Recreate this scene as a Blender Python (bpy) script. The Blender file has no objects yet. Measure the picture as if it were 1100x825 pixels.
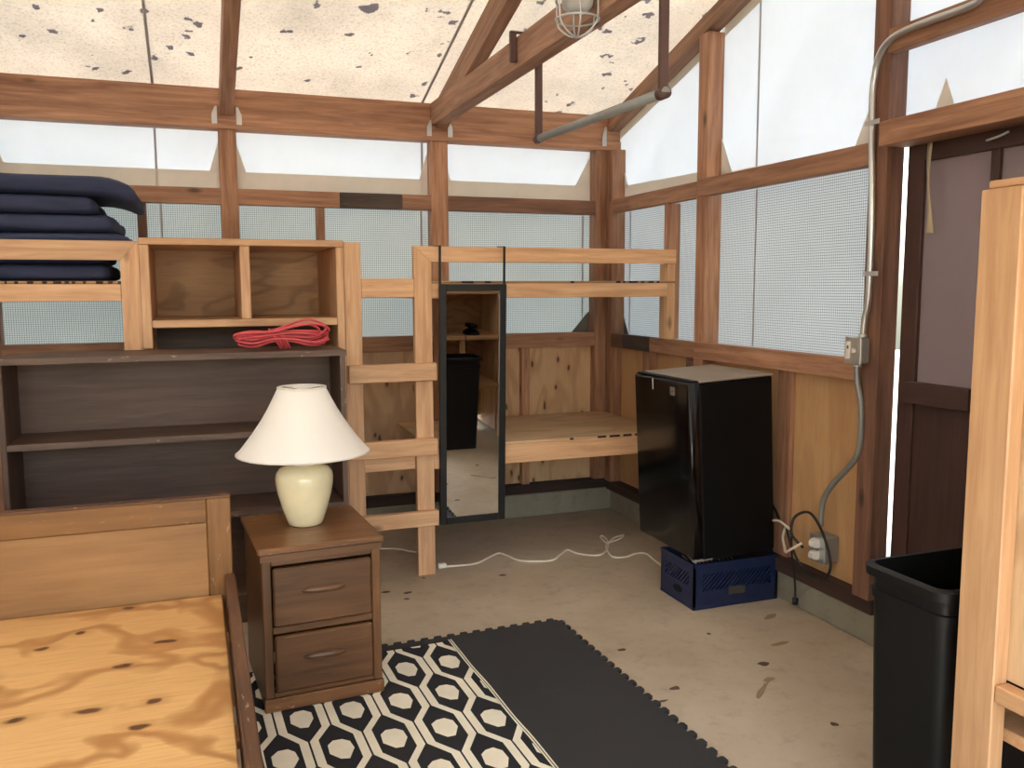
import bpy, bmesh, math, random
from mathutils import Vector, Matrix, noise
random.seed(7)
sc = bpy.context.scene
COL = sc.collection

# ---------------------------------------------------------------- camera, world, sun, exposure
cam_d = bpy.data.cameras.new('camera'); cam = bpy.data.objects.new('camera', cam_d); COL.objects.link(cam)
F_PX = 930.6
cam_d.sensor_fit = 'HORIZONTAL'; cam_d.sensor_width = 36.0; cam_d.lens = 36.0 * F_PX / 1100.0
cam_d.clip_start = 0.02
YAW, PIT, ROL = 0.350327, 0.110095, -0.003657
fw = Vector((math.sin(YAW)*math.cos(PIT), math.cos(YAW)*math.cos(PIT), -math.sin(PIT)))
rt = Vector((math.cos(YAW), -math.sin(YAW), 0)); up = rt.cross(fw)
r2 = rt*math.cos(ROL) + up*math.sin(ROL); u2 = -rt*math.sin(ROL) + up*math.cos(ROL)
M = Matrix.Identity(4)
for i in range(3):
    M[i][0], M[i][1], M[i][2] = r2[i], u2[i], -fw[i]
M[0][3], M[1][3], M[2][3] = -2.433, -4.934, 1.42
cam.matrix_world = M
sc.camera = cam

world = bpy.data.worlds.new('world'); sc.world = world; world.use_nodes = True
wn = world.node_tree; wn.nodes.clear()
wo = wn.nodes.new('ShaderNodeOutputWorld'); bg = wn.nodes.new('ShaderNodeBackground'); sky = wn.nodes.new('ShaderNodeTexSky')
sky.sky_type = 'NISHITA'; sky.sun_disc = False; sky.sun_elevation = math.radians(58); sky.sun_rotation = math.radians(-140)
sky.air_density = 1.3; sky.dust_density = 3.0; sky.ozone_density = 1.0
bg.inputs['Strength'].default_value = 0.42
wn.links.new(sky.outputs[0], bg.inputs[0]); wn.links.new(bg.outputs[0], wo.inputs[0])

sun_d = bpy.data.lights.new('sun', 'SUN'); sun_d.energy = 4.5; sun_d.angle = math.radians(0.6); sun_d.color = (1.0, 0.96, 0.90)
sun = bpy.data.objects.new('sun', sun_d); COL.objects.link(sun)
sun.rotation_euler = Vector((-0.35, -0.42, 0.90)).to_track_quat('Z', 'Y').to_euler()

vs = sc.view_settings
vs.view_transform = 'Standard'; vs.look = 'None'; vs.gamma = 1.0; vs.use_curve_mapping = False
vs.exposure = 1.5
sc.cycles.max_bounces = 14; sc.cycles.diffuse_bounces = 8; sc.cycles.glossy_bounces = 6
sc.cycles.transmission_bounces = 10; sc.cycles.sample_clamp_indirect = 8.0

# ---------------------------------------------------------------- materials
def lin(c):
    return tuple(((v/255)/12.92 if v/255 <= 0.04045 else ((v/255+0.055)/1.055)**2.4) for v in c) + (1.0,)
def newmat(name):
    m = bpy.data.materials.new(name); m.use_nodes = True
    nt = m.node_tree; nt.nodes.clear()
    out = nt.nodes.new('ShaderNodeOutputMaterial')
    return m, nt, out
class N:
    def __init__(s, nt): s.nt = nt
    def n(s, t, **k):
        x = s.nt.nodes.new(t)
        for a, b in k.items(): setattr(x, a, b)
        return x
    def l(s, a, b): s.nt.links.new(a, b)
    def math(s, op, a, b=None, clamp=False):
        x = s.n('ShaderNodeMath', operation=op, use_clamp=clamp)
        for i, v in enumerate((a, b)):
            if v is None: continue
            if isinstance(v, (int, float)): x.inputs[i].default_value = v
            else: s.l(v, x.inputs[i])
        return x.outputs[0]
    def mix(s, f, a, b, blend='MIX'):
        x = s.n('ShaderNodeMix', data_type='RGBA', blend_type=blend)
        if isinstance(f, (int, float)): x.inputs[0].default_value = f
        else: s.l(f, x.inputs[0])
        for i, v in ((6, a), (7, b)):
            if isinstance(v, tuple): x.inputs[i].default_value = v
            else: s.l(v, x.inputs[i])
        return x.outputs[2]
    def ramp(s, v, p0, p1, c0=(0,0,0,1), c1=(1,1,1,1)):
        x = s.n('ShaderNodeValToRGB'); e = x.color_ramp.elements
        e[0].position = p0; e[1].position = p1; e[0].color = c0; e[1].color = c1
        s.l(v, x.inputs[0]); return x.outputs[0]
    def coords(s, scale, rnd=True):
        tc = s.n('ShaderNodeTexCoord'); mp = s.n('ShaderNodeMapping')
        mp.inputs['Scale'].default_value = scale
        if rnd:
            oi = s.n('ShaderNodeObjectInfo'); va = s.n('ShaderNodeVectorMath', operation='ADD')
            mu = s.math('MULTIPLY', oi.outputs['Random'], 37.0)
            s.l(tc.outputs['Object'], va.inputs[0]); s.l(mu, va.inputs[1]); s.l(va.outputs[0], mp.inputs[0])
        else: s.l(tc.outputs['Object'], mp.inputs[0])
        return mp.outputs[0]
    def noise(s, vec, scale, detail=3.0, rough=0.55, dist=0.0):
        x = s.n('ShaderNodeTexNoise'); s.l(vec, x.inputs['Vector'])
        x.inputs['Scale'].default_value = scale; x.inputs['Detail'].default_value = detail
        x.inputs['Roughness'].default_value = rough; x.inputs['Distortion'].default_value = dist
        return x.outputs['Fac']
    def vor(s, vec, scale):
        x = s.n('ShaderNodeTexVoronoi'); s.l(vec, x.inputs['Vector']); x.inputs['Scale'].default_value = scale
        return x
    def bump(s, h, strength, dist=0.002):
        b = s.n('ShaderNodeBump'); b.inputs['Strength'].default_value = strength; b.inputs['Distance'].default_value = dist
        s.l(h, b.inputs['Height']); return b.outputs[0]
    def bsdf(s, col, rough, out, normal=None, **k):
        p = s.n('ShaderNodeBsdfPrincipled')
        if isinstance(col, tuple): p.inputs['Base Color'].default_value = col
        else: s.l(col, p.inputs['Base Color'])
        if isinstance(rough, (int, float)): p.inputs['Roughness'].default_value = rough
        else: s.l(rough, p.inputs['Roughness'])
        for a, b in k.items(): p.inputs[a.replace('_', ' ')].default_value = b
        if normal is not None: s.l(normal, p.inputs['Normal'])
        s.l(p.outputs[0], out.inputs[0]); return p

def wood(name, light, dark, rough=0.6, knots=0.5, var=0.25, wear=None, sat=0.95):
    """sawn timber: grain runs along the object's own X axis"""
    m, nt, out = newmat(name); g = N(nt)
    v = g.coords((1.2, 16, 16)); f = g.noise(v, 2.2, 5, 0.6, 0.5)
    v2 = g.coords((2.0, 40, 40)); f2 = g.noise(v2, 3.0, 3, 0.6)
    c = g.mix(g.ramp(f, 0.35, 0.68), lin(dark), lin(light))
    c = g.mix(g.math('MULTIPLY', g.ramp(f2, 0.45, 0.62), 0.25), c, lin(dark))
    big = g.noise(g.coords((0.9, 2, 2)), 2.0, 2)
    c = g.mix(var, c, g.mix(g.ramp(big, 0.35, 0.65), lin(dark), lin(light)))
    if knots:
        vk = g.vor(g.coords((3.2, 8, 8)), 1.0)
        mask = g.math('GREATER_THAN', g.math('MULTIPLY', vk.outputs['Color'], 1.0), 1.0 - knots)
        kn = g.math('MULTIPLY', g.ramp(vk.outputs['Distance'], 0.05, 0.16, (1,1,1,1), (0,0,0,1)), mask)
        c = g.mix(g.math('MULTIPLY', kn, 0.8), c, lin(tuple(int(q*0.5) for q in dark)))
    if wear:
        w = g.noise(g.coords((3, 9, 9)), 6.0, 6, 0.7)
        c = g.mix(g.ramp(w, 0.62, 0.70), c, lin(wear))
    oi = g.n('ShaderNodeObjectInfo')
    hv = g.n('ShaderNodeHueSaturation'); hv.inputs['Saturation'].default_value = sat; g.l(c, hv.inputs['Color'])
    g.l(g.math('ADD', g.math('MULTIPLY', oi.outputs['Random'], 0.3), 0.85), hv.inputs['Value'])
    g.bsdf(hv.outputs[0], rough, out, g.bump(f2, 0.25))
    return m

def plywood(name, light, dark, knot, bands=7.0, rough=0.55, kn_amt=0.35, stretch=(1.0, 2.6, 2.6), sc_=1.3, kscale=(3.2, 6.5, 6.5), ring=0.55, r0=0.55):
    """rotary-cut face veneer: wavy contour figure and football-shaped knots, grain along X"""
    m, nt, out = newmat(name); g = N(nt)
    v = g.coords(stretch); f = g.noise(v, sc_, 2.5, 0.5, 0.35)
    s_ = g.math('SINE', g.math('MULTIPLY', f, bands*6.283))
    rings = g.ramp(g.math('ADD', g.math('MULTIPLY', s_, 0.5), 0.5), r0, 1.0)
    fine = g.noise(g.coords((2, 30, 30)), 4.0, 4, 0.6)
    broad = g.noise(v, 0.8, 2)
    c = g.mix(g.math('MULTIPLY', rings, ring), lin(light), lin(dark))
    c = g.mix(g.math('MULTIPLY', g.ramp(fine, 0.45, 0.7), 0.3), c, lin(dark))
    c = g.mix(g.math('MULTIPLY', g.ramp(broad, 0.4, 0.7), 0.35), c, lin(dark))
    sx = g.n('ShaderNodeSeparateXYZ'); g.l(g.coords((1, 1, 1)), sx.inputs[0]); cb = g.n('ShaderNodeCombineXYZ')
    wob = g.math('MULTIPLY', g.noise(g.coords((1, 1, 1)), 9.0, 2), 0.5)
    g.l(g.math('ADD', g.math('MULTIPLY', sx.outputs[0], kscale[0]), wob), cb.inputs[0])
    g.l(g.math('MULTIPLY', g.math('ADD', sx.outputs[1], sx.outputs[2]), kscale[1]), cb.inputs[1])
    vk = g.n('ShaderNodeTexVoronoi', voronoi_dimensions='2D'); g.l(cb.outputs[0], vk.inputs['Vector']); vk.inputs['Scale'].default_value = 1.0
    mask = g.math('GREATER_THAN', vk.outputs['Color'], 1.0 - kn_amt)
    k1 = g.math('MULTIPLY', g.ramp(vk.outputs['Distance'], 0.07, 0.13, (1,1,1,1), (0,0,0,1)), mask)
    k2 = g.math('MULTIPLY', g.ramp(vk.outputs['Distance'], 0.10, 0.30, (1,1,1,1), (0,0,0,1)), mask)
    c = g.mix(g.math('MULTIPLY', k2, 0.5), c, lin(dark)); c = g.mix(g.math('MULTIPLY', k1, 0.9), c, lin(knot))
    g.bsdf(c, rough, out, g.bump(fine, 0.15))
    return m

def plain(name, col, rough=0.5, **k):
    m, nt, out = newmat(name); g = N(nt)
    f = g.noise(g.coords((1, 1, 1)), 9.0, 3)
    c = g.mix(g.math('MULTIPLY', g.ramp(f, 0.35, 0.7), 0.25), lin(col), lin(tuple(int(q*0.75) for q in col)))
    g.bsdf(c, rough, out, None, **k); return m

def membrane(name, col, trans, spots=None, grid=None, mottled=0.0, thru=0.0, fleck=0.0):
    """cloth or sheeting that daylight shines through: diffuse + translucent"""
    m, nt, out = newmat(name); g = N(nt)
    c = lin(col)
    if mottled:
        f = g.noise(g.coords((1, 1, 1), False), 2.2, 5, 0.65)
        c = g.mix(g.math('MULTIPLY', g.ramp(f, 0.4, 0.7), mottled), c, lin(tuple(int(q*0.78) for q in col)))
    if fleck:
        f = g.noise(g.coords((1, 1, 1), False), 80.0, 3, 0.7)
        c = g.mix(g.math('MULTIPLY', g.ramp(f, 0.50, 0.66), fleck), c, lin(tuple(int(q*0.6) for q in col)))
    if spots:
        v = g.coords((1, 1, 1), False)
        wob = g.n('ShaderNodeVectorMath', operation='ADD'); nz = g.n('ShaderNodeTexNoise'); nz.inputs['Scale'].default_value = 22.0
        g.l(v, nz.inputs['Vector']); sc1 = g.n('ShaderNodeVectorMath', operation='SCALE'); sc1.inputs['Scale'].default_value = 0.09
        g.l(nz.outputs['Color'], sc1.inputs[0]); g.l(v, wob.inputs[0]); g.l(sc1.outputs[0], wob.inputs[1])
        tot = None
        for scl, th, keep in ((4.2, 0.17, 0.5), (8.0, 0.17, 0.6)):
            vk = g.vor(wob.outputs[0], scl)
            k = g.math('MULTIPLY', g.math('LESS_THAN', vk.outputs['Distance'], th), g.math('GREATER_THAN', vk.outputs['Color'], 1-keep))
            tot = k if tot is None else g.math('MAXIMUM', tot, k)
        c = g.mix(g.math('MULTIPLY', tot, 0.85), c, lin(spots))
    if grid:
        ax, pitch = grid
        tc = g.n('ShaderNodeTexCoord'); sx = g.n('ShaderNodeSeparateXYZ'); g.l(tc.outputs['Object'], sx.inputs[0])
        tot = None
        for a in ax:
            fr = g.math('FRACT', g.math('MULTIPLY', sx.outputs[a], 1.0/pitch))
            k = g.math('LESS_THAN', fr, 0.22)
            tot = k if tot is None else g.math('MAXIMUM', tot, k)
        c = g.mix(g.math('MULTIPLY', tot, 0.7), c, lin((96, 104, 104)))
    d = g.n('ShaderNodeBsdfDiffuse'); t = g.n('ShaderNodeBsdfTranslucent'); mx = g.n('ShaderNodeMixShader')
    for s_ in (d, t):
        if isinstance(c, tuple): s_.inputs['Color'].default_value = c
        else: g.l(c, s_.inputs['Color'])
    mx.inputs[0].default_value = trans; g.l(d.outputs[0], mx.inputs[1]); g.l(t.outputs[0], mx.inputs[2])
    g.l(mx.outputs[0], out.inputs[0]); return m

MT = {}
MT['timber'] = wood('old_timber', (190, 142, 106), (130, 86, 60), 0.65, 0.5)
MT['timber_dark'] = wood('dark_timber', (140, 98, 74), (90, 60, 46), 0.65, 0.3)
MT['timber_stained'] = wood('stained_timber', (88, 72, 62), (54, 42, 36), 0.7, 0.0)
MT['rafter'] = wood('rafter_timber', (176, 134, 104), (122, 86, 62), 0.7, 0.25)
MT['plate_dark'] = wood('weathered_plate', (70, 46, 36), (36, 24, 20), 0.8, 0.0)
MT['bunk'] = wood('bunk_fir', (226, 182, 136), (188, 138, 94), 0.5, 0.5)
MT['bunk_edge'] = wood('bunk_deck_edge', (214, 170, 116), (120, 84, 52), 0.6, 0.6)
MT['unit'] = wood('shelf_fir', (216, 172, 124), (182, 134, 88), 0.45, 0.3)
MT['ply_wall'] = plywood('wall_plywood', (208, 172, 132), (168, 128, 92), (74, 50, 36), 5.0, 0.6, 0.45, (1.0, 3.5, 3.5), 1.3, (5.5, 12.0, 12.0))
MT['ply_side'] = plywood('side_wall_plywood', (206, 164, 116), (168, 122, 80), (74, 50, 36), 3.0, 0.6, 0.06, (1.0, 3.5, 3.5), 1.3, (5.5, 10.0, 10.0), 0.35)
MT['ply_cubby'] = plywood('cubby_plywood', (190, 154, 114), (136, 102, 72), (80, 50, 30), 9.0, 0.6, 0.1)
MT['ply_deck'] = plywood('deck_plywood', (208, 178, 138), (174, 138, 100), (90, 60, 36), 4.0, 0.5, 0.15)
MT['ply_bed'] = plywood('bed_plywood', (232, 186, 122), (178, 124, 68), (84, 44, 26), 4.5, 0.42, 0.6, (1.0, 1.1, 1.1), 2.6, (4.6, 7.5, 3.0), 0.85, 0.6)
MT['bed_wood'] = wood('bed_maple', (166, 124, 76), (132, 94, 54), 0.35, 0.05, 0.5, None, 1.0)
MT['bed_frame'] = wood('bed_frame_wood', (146, 106, 66), (106, 74, 44), 0.4, 0.05, 0.4, (176, 146, 112), 1.1)
MT['rail_worn'] = wood('worn_rail_wood', (120, 80, 50), (74, 46, 28), 0.6, 0.0, 0.4, (170, 140, 108))
MT['night'] = wood('nightstand_walnut', (120, 82, 50), (76, 50, 30), 0.32, 0.05, 0.4, None, 1.0)
MT['night_top'] = wood('nightstand_top', (134, 92, 56), (86, 56, 32), 0.35, 0.0, 0.4, (180, 140, 100), 1.0)
MT['brown_paint'] = wood('brown_stained_board', (108, 82, 66), (76, 56, 46), 0.55, 0.0, 0.3)
MT['brown_edge'] = wood('worn_brown_edge', (120, 98, 84), (86, 66, 56), 0.6, 0.0, 0.3, (176, 158, 140))
MT['door_brown'] = wood('brown_door_paint', (84, 56, 48), (62, 40, 34), 0.55, 0.0, 0.3)
MT['roof'] = membrane('roof_canvas', (232, 224, 210), 0.37, spots=(132, 128, 134), mottled=0.35, fleck=0.3)
MT['vinyl'] = membrane('white_vinyl', (243, 246, 247), 0.43, mottled=0.12)
MT['canvas'] = membrane('cream_canvas', (238, 230, 218), 0.5, mottled=0.25)
MT['tab'] = membrane('silhouetted_canvas_tab', (120, 116, 108), 0.12)  # cream canvas greyed in colour to paint its silhouette behind the mesh
MT['mesh_xz'] = membrane('wire_mesh_sheet_back', (228, 231, 226), 0.5, grid=((0, 2), 0.011), mottled=0.15)
MT['mesh_yz'] = membrane('wire_mesh_sheet_side', (230, 232, 230), 0.5, grid=((1, 2), 0.0115), mottled=0.12)
MT['door_screen'] = membrane('shade_tinted_door_screen', (178, 158, 158), 0.35, grid=((1, 2), 0.003), mottled=0.2)  # purple-grey tint stands in for the shaded outside seen through the screen
MT['seam'] = membrane('grey_seam_tape', (196, 192, 192), 0.3)
MT['steel'] = plain('galvanised_steel', (204, 206, 206), 0.4, Metallic=0.5)
MT['conduit'] = plain('conduit_steel', (206, 208, 206), 0.28, Metallic=0.8)
MT['box_steel'] = plain('box_steel', (150, 152, 148), 0.45, Metallic=0.4)
MT['rod'] = plain('grey_pipe', (150, 154, 152), 0.45, Metallic=0.3)
MT['brown_metal'] = plain('brown_strap_iron', (92, 68, 62), 0.55, Metallic=0.2)
MT['black_gloss'] = plain('black_gloss_plastic', (6, 6, 8), 0.14, Specular_IOR_Level=0.5)
MT['black_satin'] = plain('black_textured_steel', (7, 7, 8), 0.55, Specular_IOR_Level=0.2)
MT['black_frame'] = plain('black_mirror_frame', (10, 10, 11), 0.45)
MT['bin'] = plain('black_bin_plastic', (16, 16, 16), 0.5, Specular_IOR_Level=0.35)
MT['crate'] = plain('navy_crate_plastic', (17, 33, 68), 0.42)
MT['crate_tag'] = plain('crate_label', (66, 62, 56), 0.6)
MT['white_plastic'] = plain('white_plastic', (232, 228, 218), 0.4)
MT['black_rubber'] = plain('black_cord_rubber', (24, 23, 24), 0.5)
MT['white_cord'] = plain('white_cord_vinyl', (232, 224, 206), 0.45)
MT['red_cord'] = plain('red_cord_vinyl', (214, 84, 92), 0.4)
MT['foam'] = plain('charcoal_foam', (46, 46, 46), 0.9)
MT['rug_black'] = plain('rug_black_yarn', (30, 31, 34), 0.95)
MT['rug_cream'] = plain('rug_cream_yarn', (240, 234, 212), 0.95)
MT['ceramic'] = plain('cream_ceramic', (236, 226, 186), 0.16, Coat_Weight=0.4)
MT['shade'] = membrane('white_lampshade', (252, 250, 246), 0.35)
MT['brass'] = plain('brass', (176, 140, 76), 0.35, Metallic=0.9)
MT['frost'] = plain('dusty_frosted_glass', (224, 226, 226), 0.35, Transmission_Weight=0.5)
MT['badge'] = plain('chrome_badge', (212, 212, 214), 0.25, Metallic=0.9)
MT['strap'] = plain('cream_webbing', (190, 176, 148), 0.85)
MT['stain'] = plain('dark_leaf_stain', (92, 72, 58), 0.9)
MT['stain_light'] = plain('faint_oil_stain', (150, 130, 104), 0.9)
MT['fridge_top'] = plain('dusty_fridge_top', (150, 138, 124), 0.6)

def navy():
    m, nt, out = newmat('navy_canvas_cover'); g = N(nt)
    f = g.noise(g.coords((1, 6, 6)), 3.0, 4, 0.6); w = g.noise(g.coords((220, 220, 220), False), 1.0, 1)
    c = g.mix(g.ramp(f, 0.3, 0.7), lin((34, 42, 70)), lin((50, 60, 92)))
    g.bsdf(c, 0.8, out, g.bump(w, 0.2)); return m
MT['navy'] = navy()
def mirror_glass():
    m, nt, out = newmat('mirror_glass'); g = N(nt)
    g.bsdf((0.78, 0.80, 0.80, 1), 0.015, out, None, Metallic=1.0); return m
MT['mirror'] = mirror_glass()
def concrete(name, a, b, dark):
    m, nt, out = newmat(name); g = N(nt)
    v = g.coords((1, 1, 1), False)
    f = g.noise(v, 1.6, 6, 0.6, 0.3); f2 = g.noise(v, 14.0, 5, 0.7); f3 = g.noise(v, 120.0, 2)
    c = g.mix(g.ramp(f, 0.35, 0.68), lin(a), lin(b))
    c = g.mix(g.math('MULTIPLY', g.ramp(f2, 0.52, 0.75), 0.4), c, lin(dark))
    pat = g.noise(v, 3.4, 4, 0.7, 0.8)
    c = g.mix(g.math('MULTIPLY', g.ramp(pat, 0.60, 0.72), 0.35), c, lin(dark))
    g.bsdf(c, 0.62, out, g.bump(f3, 0.2)); return m
MT['concrete'] = concrete('concrete_slab', (192, 178, 156), (168, 152, 130), (132, 116, 96))
MT['curb'] = concrete('concrete_curb', (156, 150, 132), (122, 116, 100), (84, 76, 62))
MT['ground'] = concrete('sandy_ground', (196, 184, 160), (170, 158, 136), (140, 126, 104))

# ---------------------------------------------------------------- builders
ROOTM = {}
def tag(o, label=None, cat=None, group=None, kind=None):
    if label: o['label'] = label
    if cat: o['category'] = cat
    if group: o['group'] = group
    if kind: o['kind'] = kind
    return o
def thing(name, label, cat, loc=(0, 0, 0), rot=(0, 0, 0), group=None, kind=None):
    o = bpy.data.objects.new(name, None); COL.objects.link(o)
    o.empty_display_size = 0.05; o.location = loc; o.rotation_euler = rot
    return tag(o, label, cat, group, kind)
def link(name, me, mat, parent=None, loc=(0, 0, 0), rot=None):
    o = bpy.data.objects.new(name, me); COL.objects.link(o)
    if mat is not None and not me.materials:
        me.materials.append(MT[mat] if isinstance(mat, str) else mat)
    o.parent = parent; o.location = loc
    if rot is not None: o.rotation_euler = rot
    return o
def finish(bm, name, smooth=False):
    bmesh.ops.recalc_face_normals(bm, faces=bm.faces)
    me = bpy.data.meshes.new(name); bm.to_mesh(me); bm.free()
    if smooth:
        for p in me.polygons: p.use_smooth = True
    return me
AXROT = {0: (0, 0, 0), 1: (0, 0, math.pi/2), 2: (0, -math.pi/2, 0)}
def box(name, a, b, mat, parent=None, grain=None, bevel=0.002, tilt=None):
    """board between two corners; its own X axis lies along the grain"""
    a = Vector((min(a[0], b[0]), min(a[1], b[1]), min(a[2], b[2]))), Vector((max(a[0], b[0]), max(a[1], b[1]), max(a[2], b[2])))
    d = a[1] - a[0]; c = (a[0] + a[1]) / 2
    if grain is None: grain = max(range(3), key=lambda i: d[i])
    R = Matrix.Rotation(0, 3, 'X') if grain == 0 else (Matrix.Rotation(math.pi/2, 3, 'Z') if grain == 1 else Matrix.Rotation(-math.pi/2, 3, 'Y'))
    Ri = R.inverted(); ld = Ri @ d; ld = Vector((abs(ld[0]), abs(ld[1]), abs(ld[2])))
    bm = bmesh.new(); bmesh.ops.create_cube(bm, size=1.0)
    bmesh.ops.scale(bm, vec=ld, verts=bm.verts)
    if bevel and min(ld) > bevel*3:
        bmesh.ops.bevel(bm, geom=list(bm.edges), offset=bevel, segments=1, affect='EDGES')
    me = finish(bm, name)
    o = link(name, me, mat, parent, c)
    o.rotation_euler = (tilt.to_matrix() @ R).to_euler() if tilt is not None else R.to_euler()
    return o
def beam(name, p, q, w, h, mat, parent=None, roll=0.0, upv=(0, 0, 1), bevel=0.002):
    """timber from p to q (centre line), w sideways and h upward"""
    p = Vector(p); q = Vector(q); x = (q - p).normalized(); y = Vector(upv).cross(x).normalized(); z = x.cross(y)
    bm = bmesh.new(); bmesh.ops.create_cube(bm, size=1.0)
    bmesh.ops.scale(bm, vec=((q - p).length, w, h), verts=bm.verts)
    bmesh.ops.bevel(bm, geom=list(bm.edges), offset=bevel, segments=1, affect='EDGES')
    me = finish(bm, name); o = link(name, me, mat, parent, (p + q) / 2)
    o.rotation_euler = Matrix((x, y, z)).transposed().to_euler(); return o
def prism(name, pts, n, mat, parent=None, grain=None, bevel=0.0):
    """flat polygon given by 3-D points, thickened by vector n"""
    pts = [Vector(p) for p in pts]; c = sum(pts, Vector()) / len(pts); n = Vector(n)
    R = Matrix.Identity(3)
    if grain == 1: R = Matrix.Rotation(math.pi/2, 3, 'Z')
    if grain == 2: R = Matrix.Rotation(-math.pi/2, 3, 'Y')
    Ri = R.inverted(); bm = bmesh.new()
    f0 = [bm.verts.new(Ri @ (p - c)) for p in pts]; f1 = [bm.verts.new(Ri @ (p - c + n)) for p in pts]
    bm.faces.new(f0); bm.faces.new(list(reversed(f1)))
    for i in range(len(pts)):
        j = (i + 1) % len(pts); bm.faces.new((f0[i], f1[i], f1[j], f0[j]))
    if bevel: bmesh.ops.bevel(bm, geom=list(bm.edges), offset=bevel, segments=1, affect='EDGES')
    o = link(name, finish(bm, name), mat, parent, c); o.rotation_euler = R.to_euler(); return o
def smooth_path(pts, sub=6, closed=False):
    P = [Vector(p) for p in pts]; n = len(P); out = []
    rng = range(n if closed else n - 1)
    for i in rng:
        a = P[(i-1) % n] if (closed or i > 0) else P[0]; b = P[i]; c = P[(i+1) % n]
        d = P[(i+2) % n] if (closed or i + 2 < n) else P[-1]
        for k in range(sub):
            t = k / sub
            out.append(0.5*((2*b) + (c-a)*t + (2*a-5*b+4*c-d)*t*t + (3*b-a-3*c+d)*t**3))
    if not closed: out.append(P[-1])
    return out
def tube_bm(bm, pts, r, seg=8, closed=False):
    n = len(pts); rings = []; ref = Vector((0.13, 0.27, 1)).normalized()
    for i, p in enumerate(pts):
        t = (pts[(i+1) % n] - pts[i-1]) if (closed or 0 < i < n-1) else (pts[1]-pts[0] if i == 0 else pts[-1]-pts[-2])
        t.normalize(); ref = (ref - t*ref.dot(t))
        if ref.length < 1e-4: ref = t.orthogonal()
        ref.normalize(); b = t.cross(ref)
        rr = r(i/(n-1)) if callable(r) else r
        rings.append([bm.verts.new(p + (ref*math.cos(2*math.pi*k/seg) + b*math.sin(2*math.pi*k/seg))*rr) for k in range(seg)])
    m = n if closed else n - 1
    for i in range(m):
        A, B = rings[i], rings[(i+1) % n]
        for k in range(seg): bm.faces.new((A[k], A[(k+1) % seg], B[(k+1) % seg], B[k]))
    if not closed:
        bm.faces.new(list(reversed(rings[0]))); bm.faces.new(rings[-1])
def tube(name, pts, r, mat, parent=None, seg=8, sub=6, closed=False, loc=(0, 0, 0)):
    bm = bmesh.new(); P = smooth_path(pts, sub, closed) if sub > 1 else [Vector(p) for p in pts]
    tube_bm(bm, P, r, seg, closed)
    return link(name, finish(bm, name, True), mat, parent, loc)
def lathe(name, prof, mat, parent=None, seg=40, loc=(0, 0, 0), cap=True):
    bm = bmesh.new(); rings = []
    for r, z in prof: rings.append([bm.verts.new((r*math.cos(2*math.pi*k/seg), r*math.sin(2*math.pi*k/seg), z)) for k in range(seg)])
    for A, B in zip(rings, rings[1:]):
        for k in range(seg): bm.faces.new((A[k], A[(k+1) % seg], B[(k+1) % seg], B[k]))
    if cap: bm.faces.new(list(reversed(rings[0]))); bm.faces.new(rings[-1])
    return link(name, finish(bm, name, True), mat, parent, loc)
def multi_box(name, boxes, mat, parent=None, bevel=0.0):
    bm = bmesh.new()
    for a, b in boxes:
        r = bmesh.ops.create_cube(bm, size=1.0); v = r['verts']
        bmesh.ops.scale(bm, vec=[abs(b[i]-a[i]) for i in range(3)], verts=v)
        bmesh.ops.translate(bm, vec=[(a[i]+b[i])/2 for i in range(3)], verts=v)
    return link(name, finish(bm, name), mat, parent)

# ---------------------------------------------------------------- the setting
XL, YF = -4.62, -6.0            # left wall and front wall
ZP, SL, YR = 2.47, 0.285, -3.0  # plate top, roof pitch, ridge
ZR = ZP - SL*YR
floor = box('floor', (XL-0.15, YF-0.15, -0.12), (0.2, 0.2, 0.0), 'concrete', None, 0, 0.0); tag(floor, kind='structure')
ground = box('ground', (-16, -16, -0.5), (14, 12, -0.14), 'ground', None, 0, 0.0); tag(ground, kind='structure')

def blob(name, x, y, rx, ry, ang, mat, z=0.0006, n=11):
    pts = []
    for k in range(n):
        t = 2*math.pi*k/n; q = random.uniform(0.7, 1.2)
        u, v = rx*q*math.cos(t), ry*q*math.sin(t)
        pts.append((x + u*math.cos(ang) - v*math.sin(ang), y + u*math.sin(ang) + v*math.cos(ang), z))
    prism(name, pts, (0, 0, 0.0012), mat, floor_marks)
floor_marks = floor
def mark(x, y, rx, ry, ang=0.0, mat='stain'):
    c = Vector(floor.location); blob('stain', x - c.x, y - c.y, rx, ry, ang, mat, 0.0602)
for a in [(-0.903, -1.999, .022, .012), (-0.877, -2.36, .022, .013), (-0.459, -2.301, .022, .02), (-0.524, -2.766, .014, .013),
          (-0.494, -1.983, .009, .009), (-1.638, -1.022, .022, .012), (-1.545, -1.066, .02, .012), (-1.569, -1.145, .014, .01),
          (-1.045, -0.989, .018, .01), (-1.424, -0.892, .012, .008), (-0.969, -2.43, .02, .006), (-0.30, -2.86, .022, .01)]: mark(*a)
mark(-0.60, -2.485, .085, .011, 0.72, 'stain_light'); mark(-0.525, -2.42, .026, .016, 0.2, 'stain_light')
mark(-0.277, -2.167, .045, .014, 0.1, 'stain_light'); mark(-0.14, -1.912, .04, .016, 0.4, 'stain_light')

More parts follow.
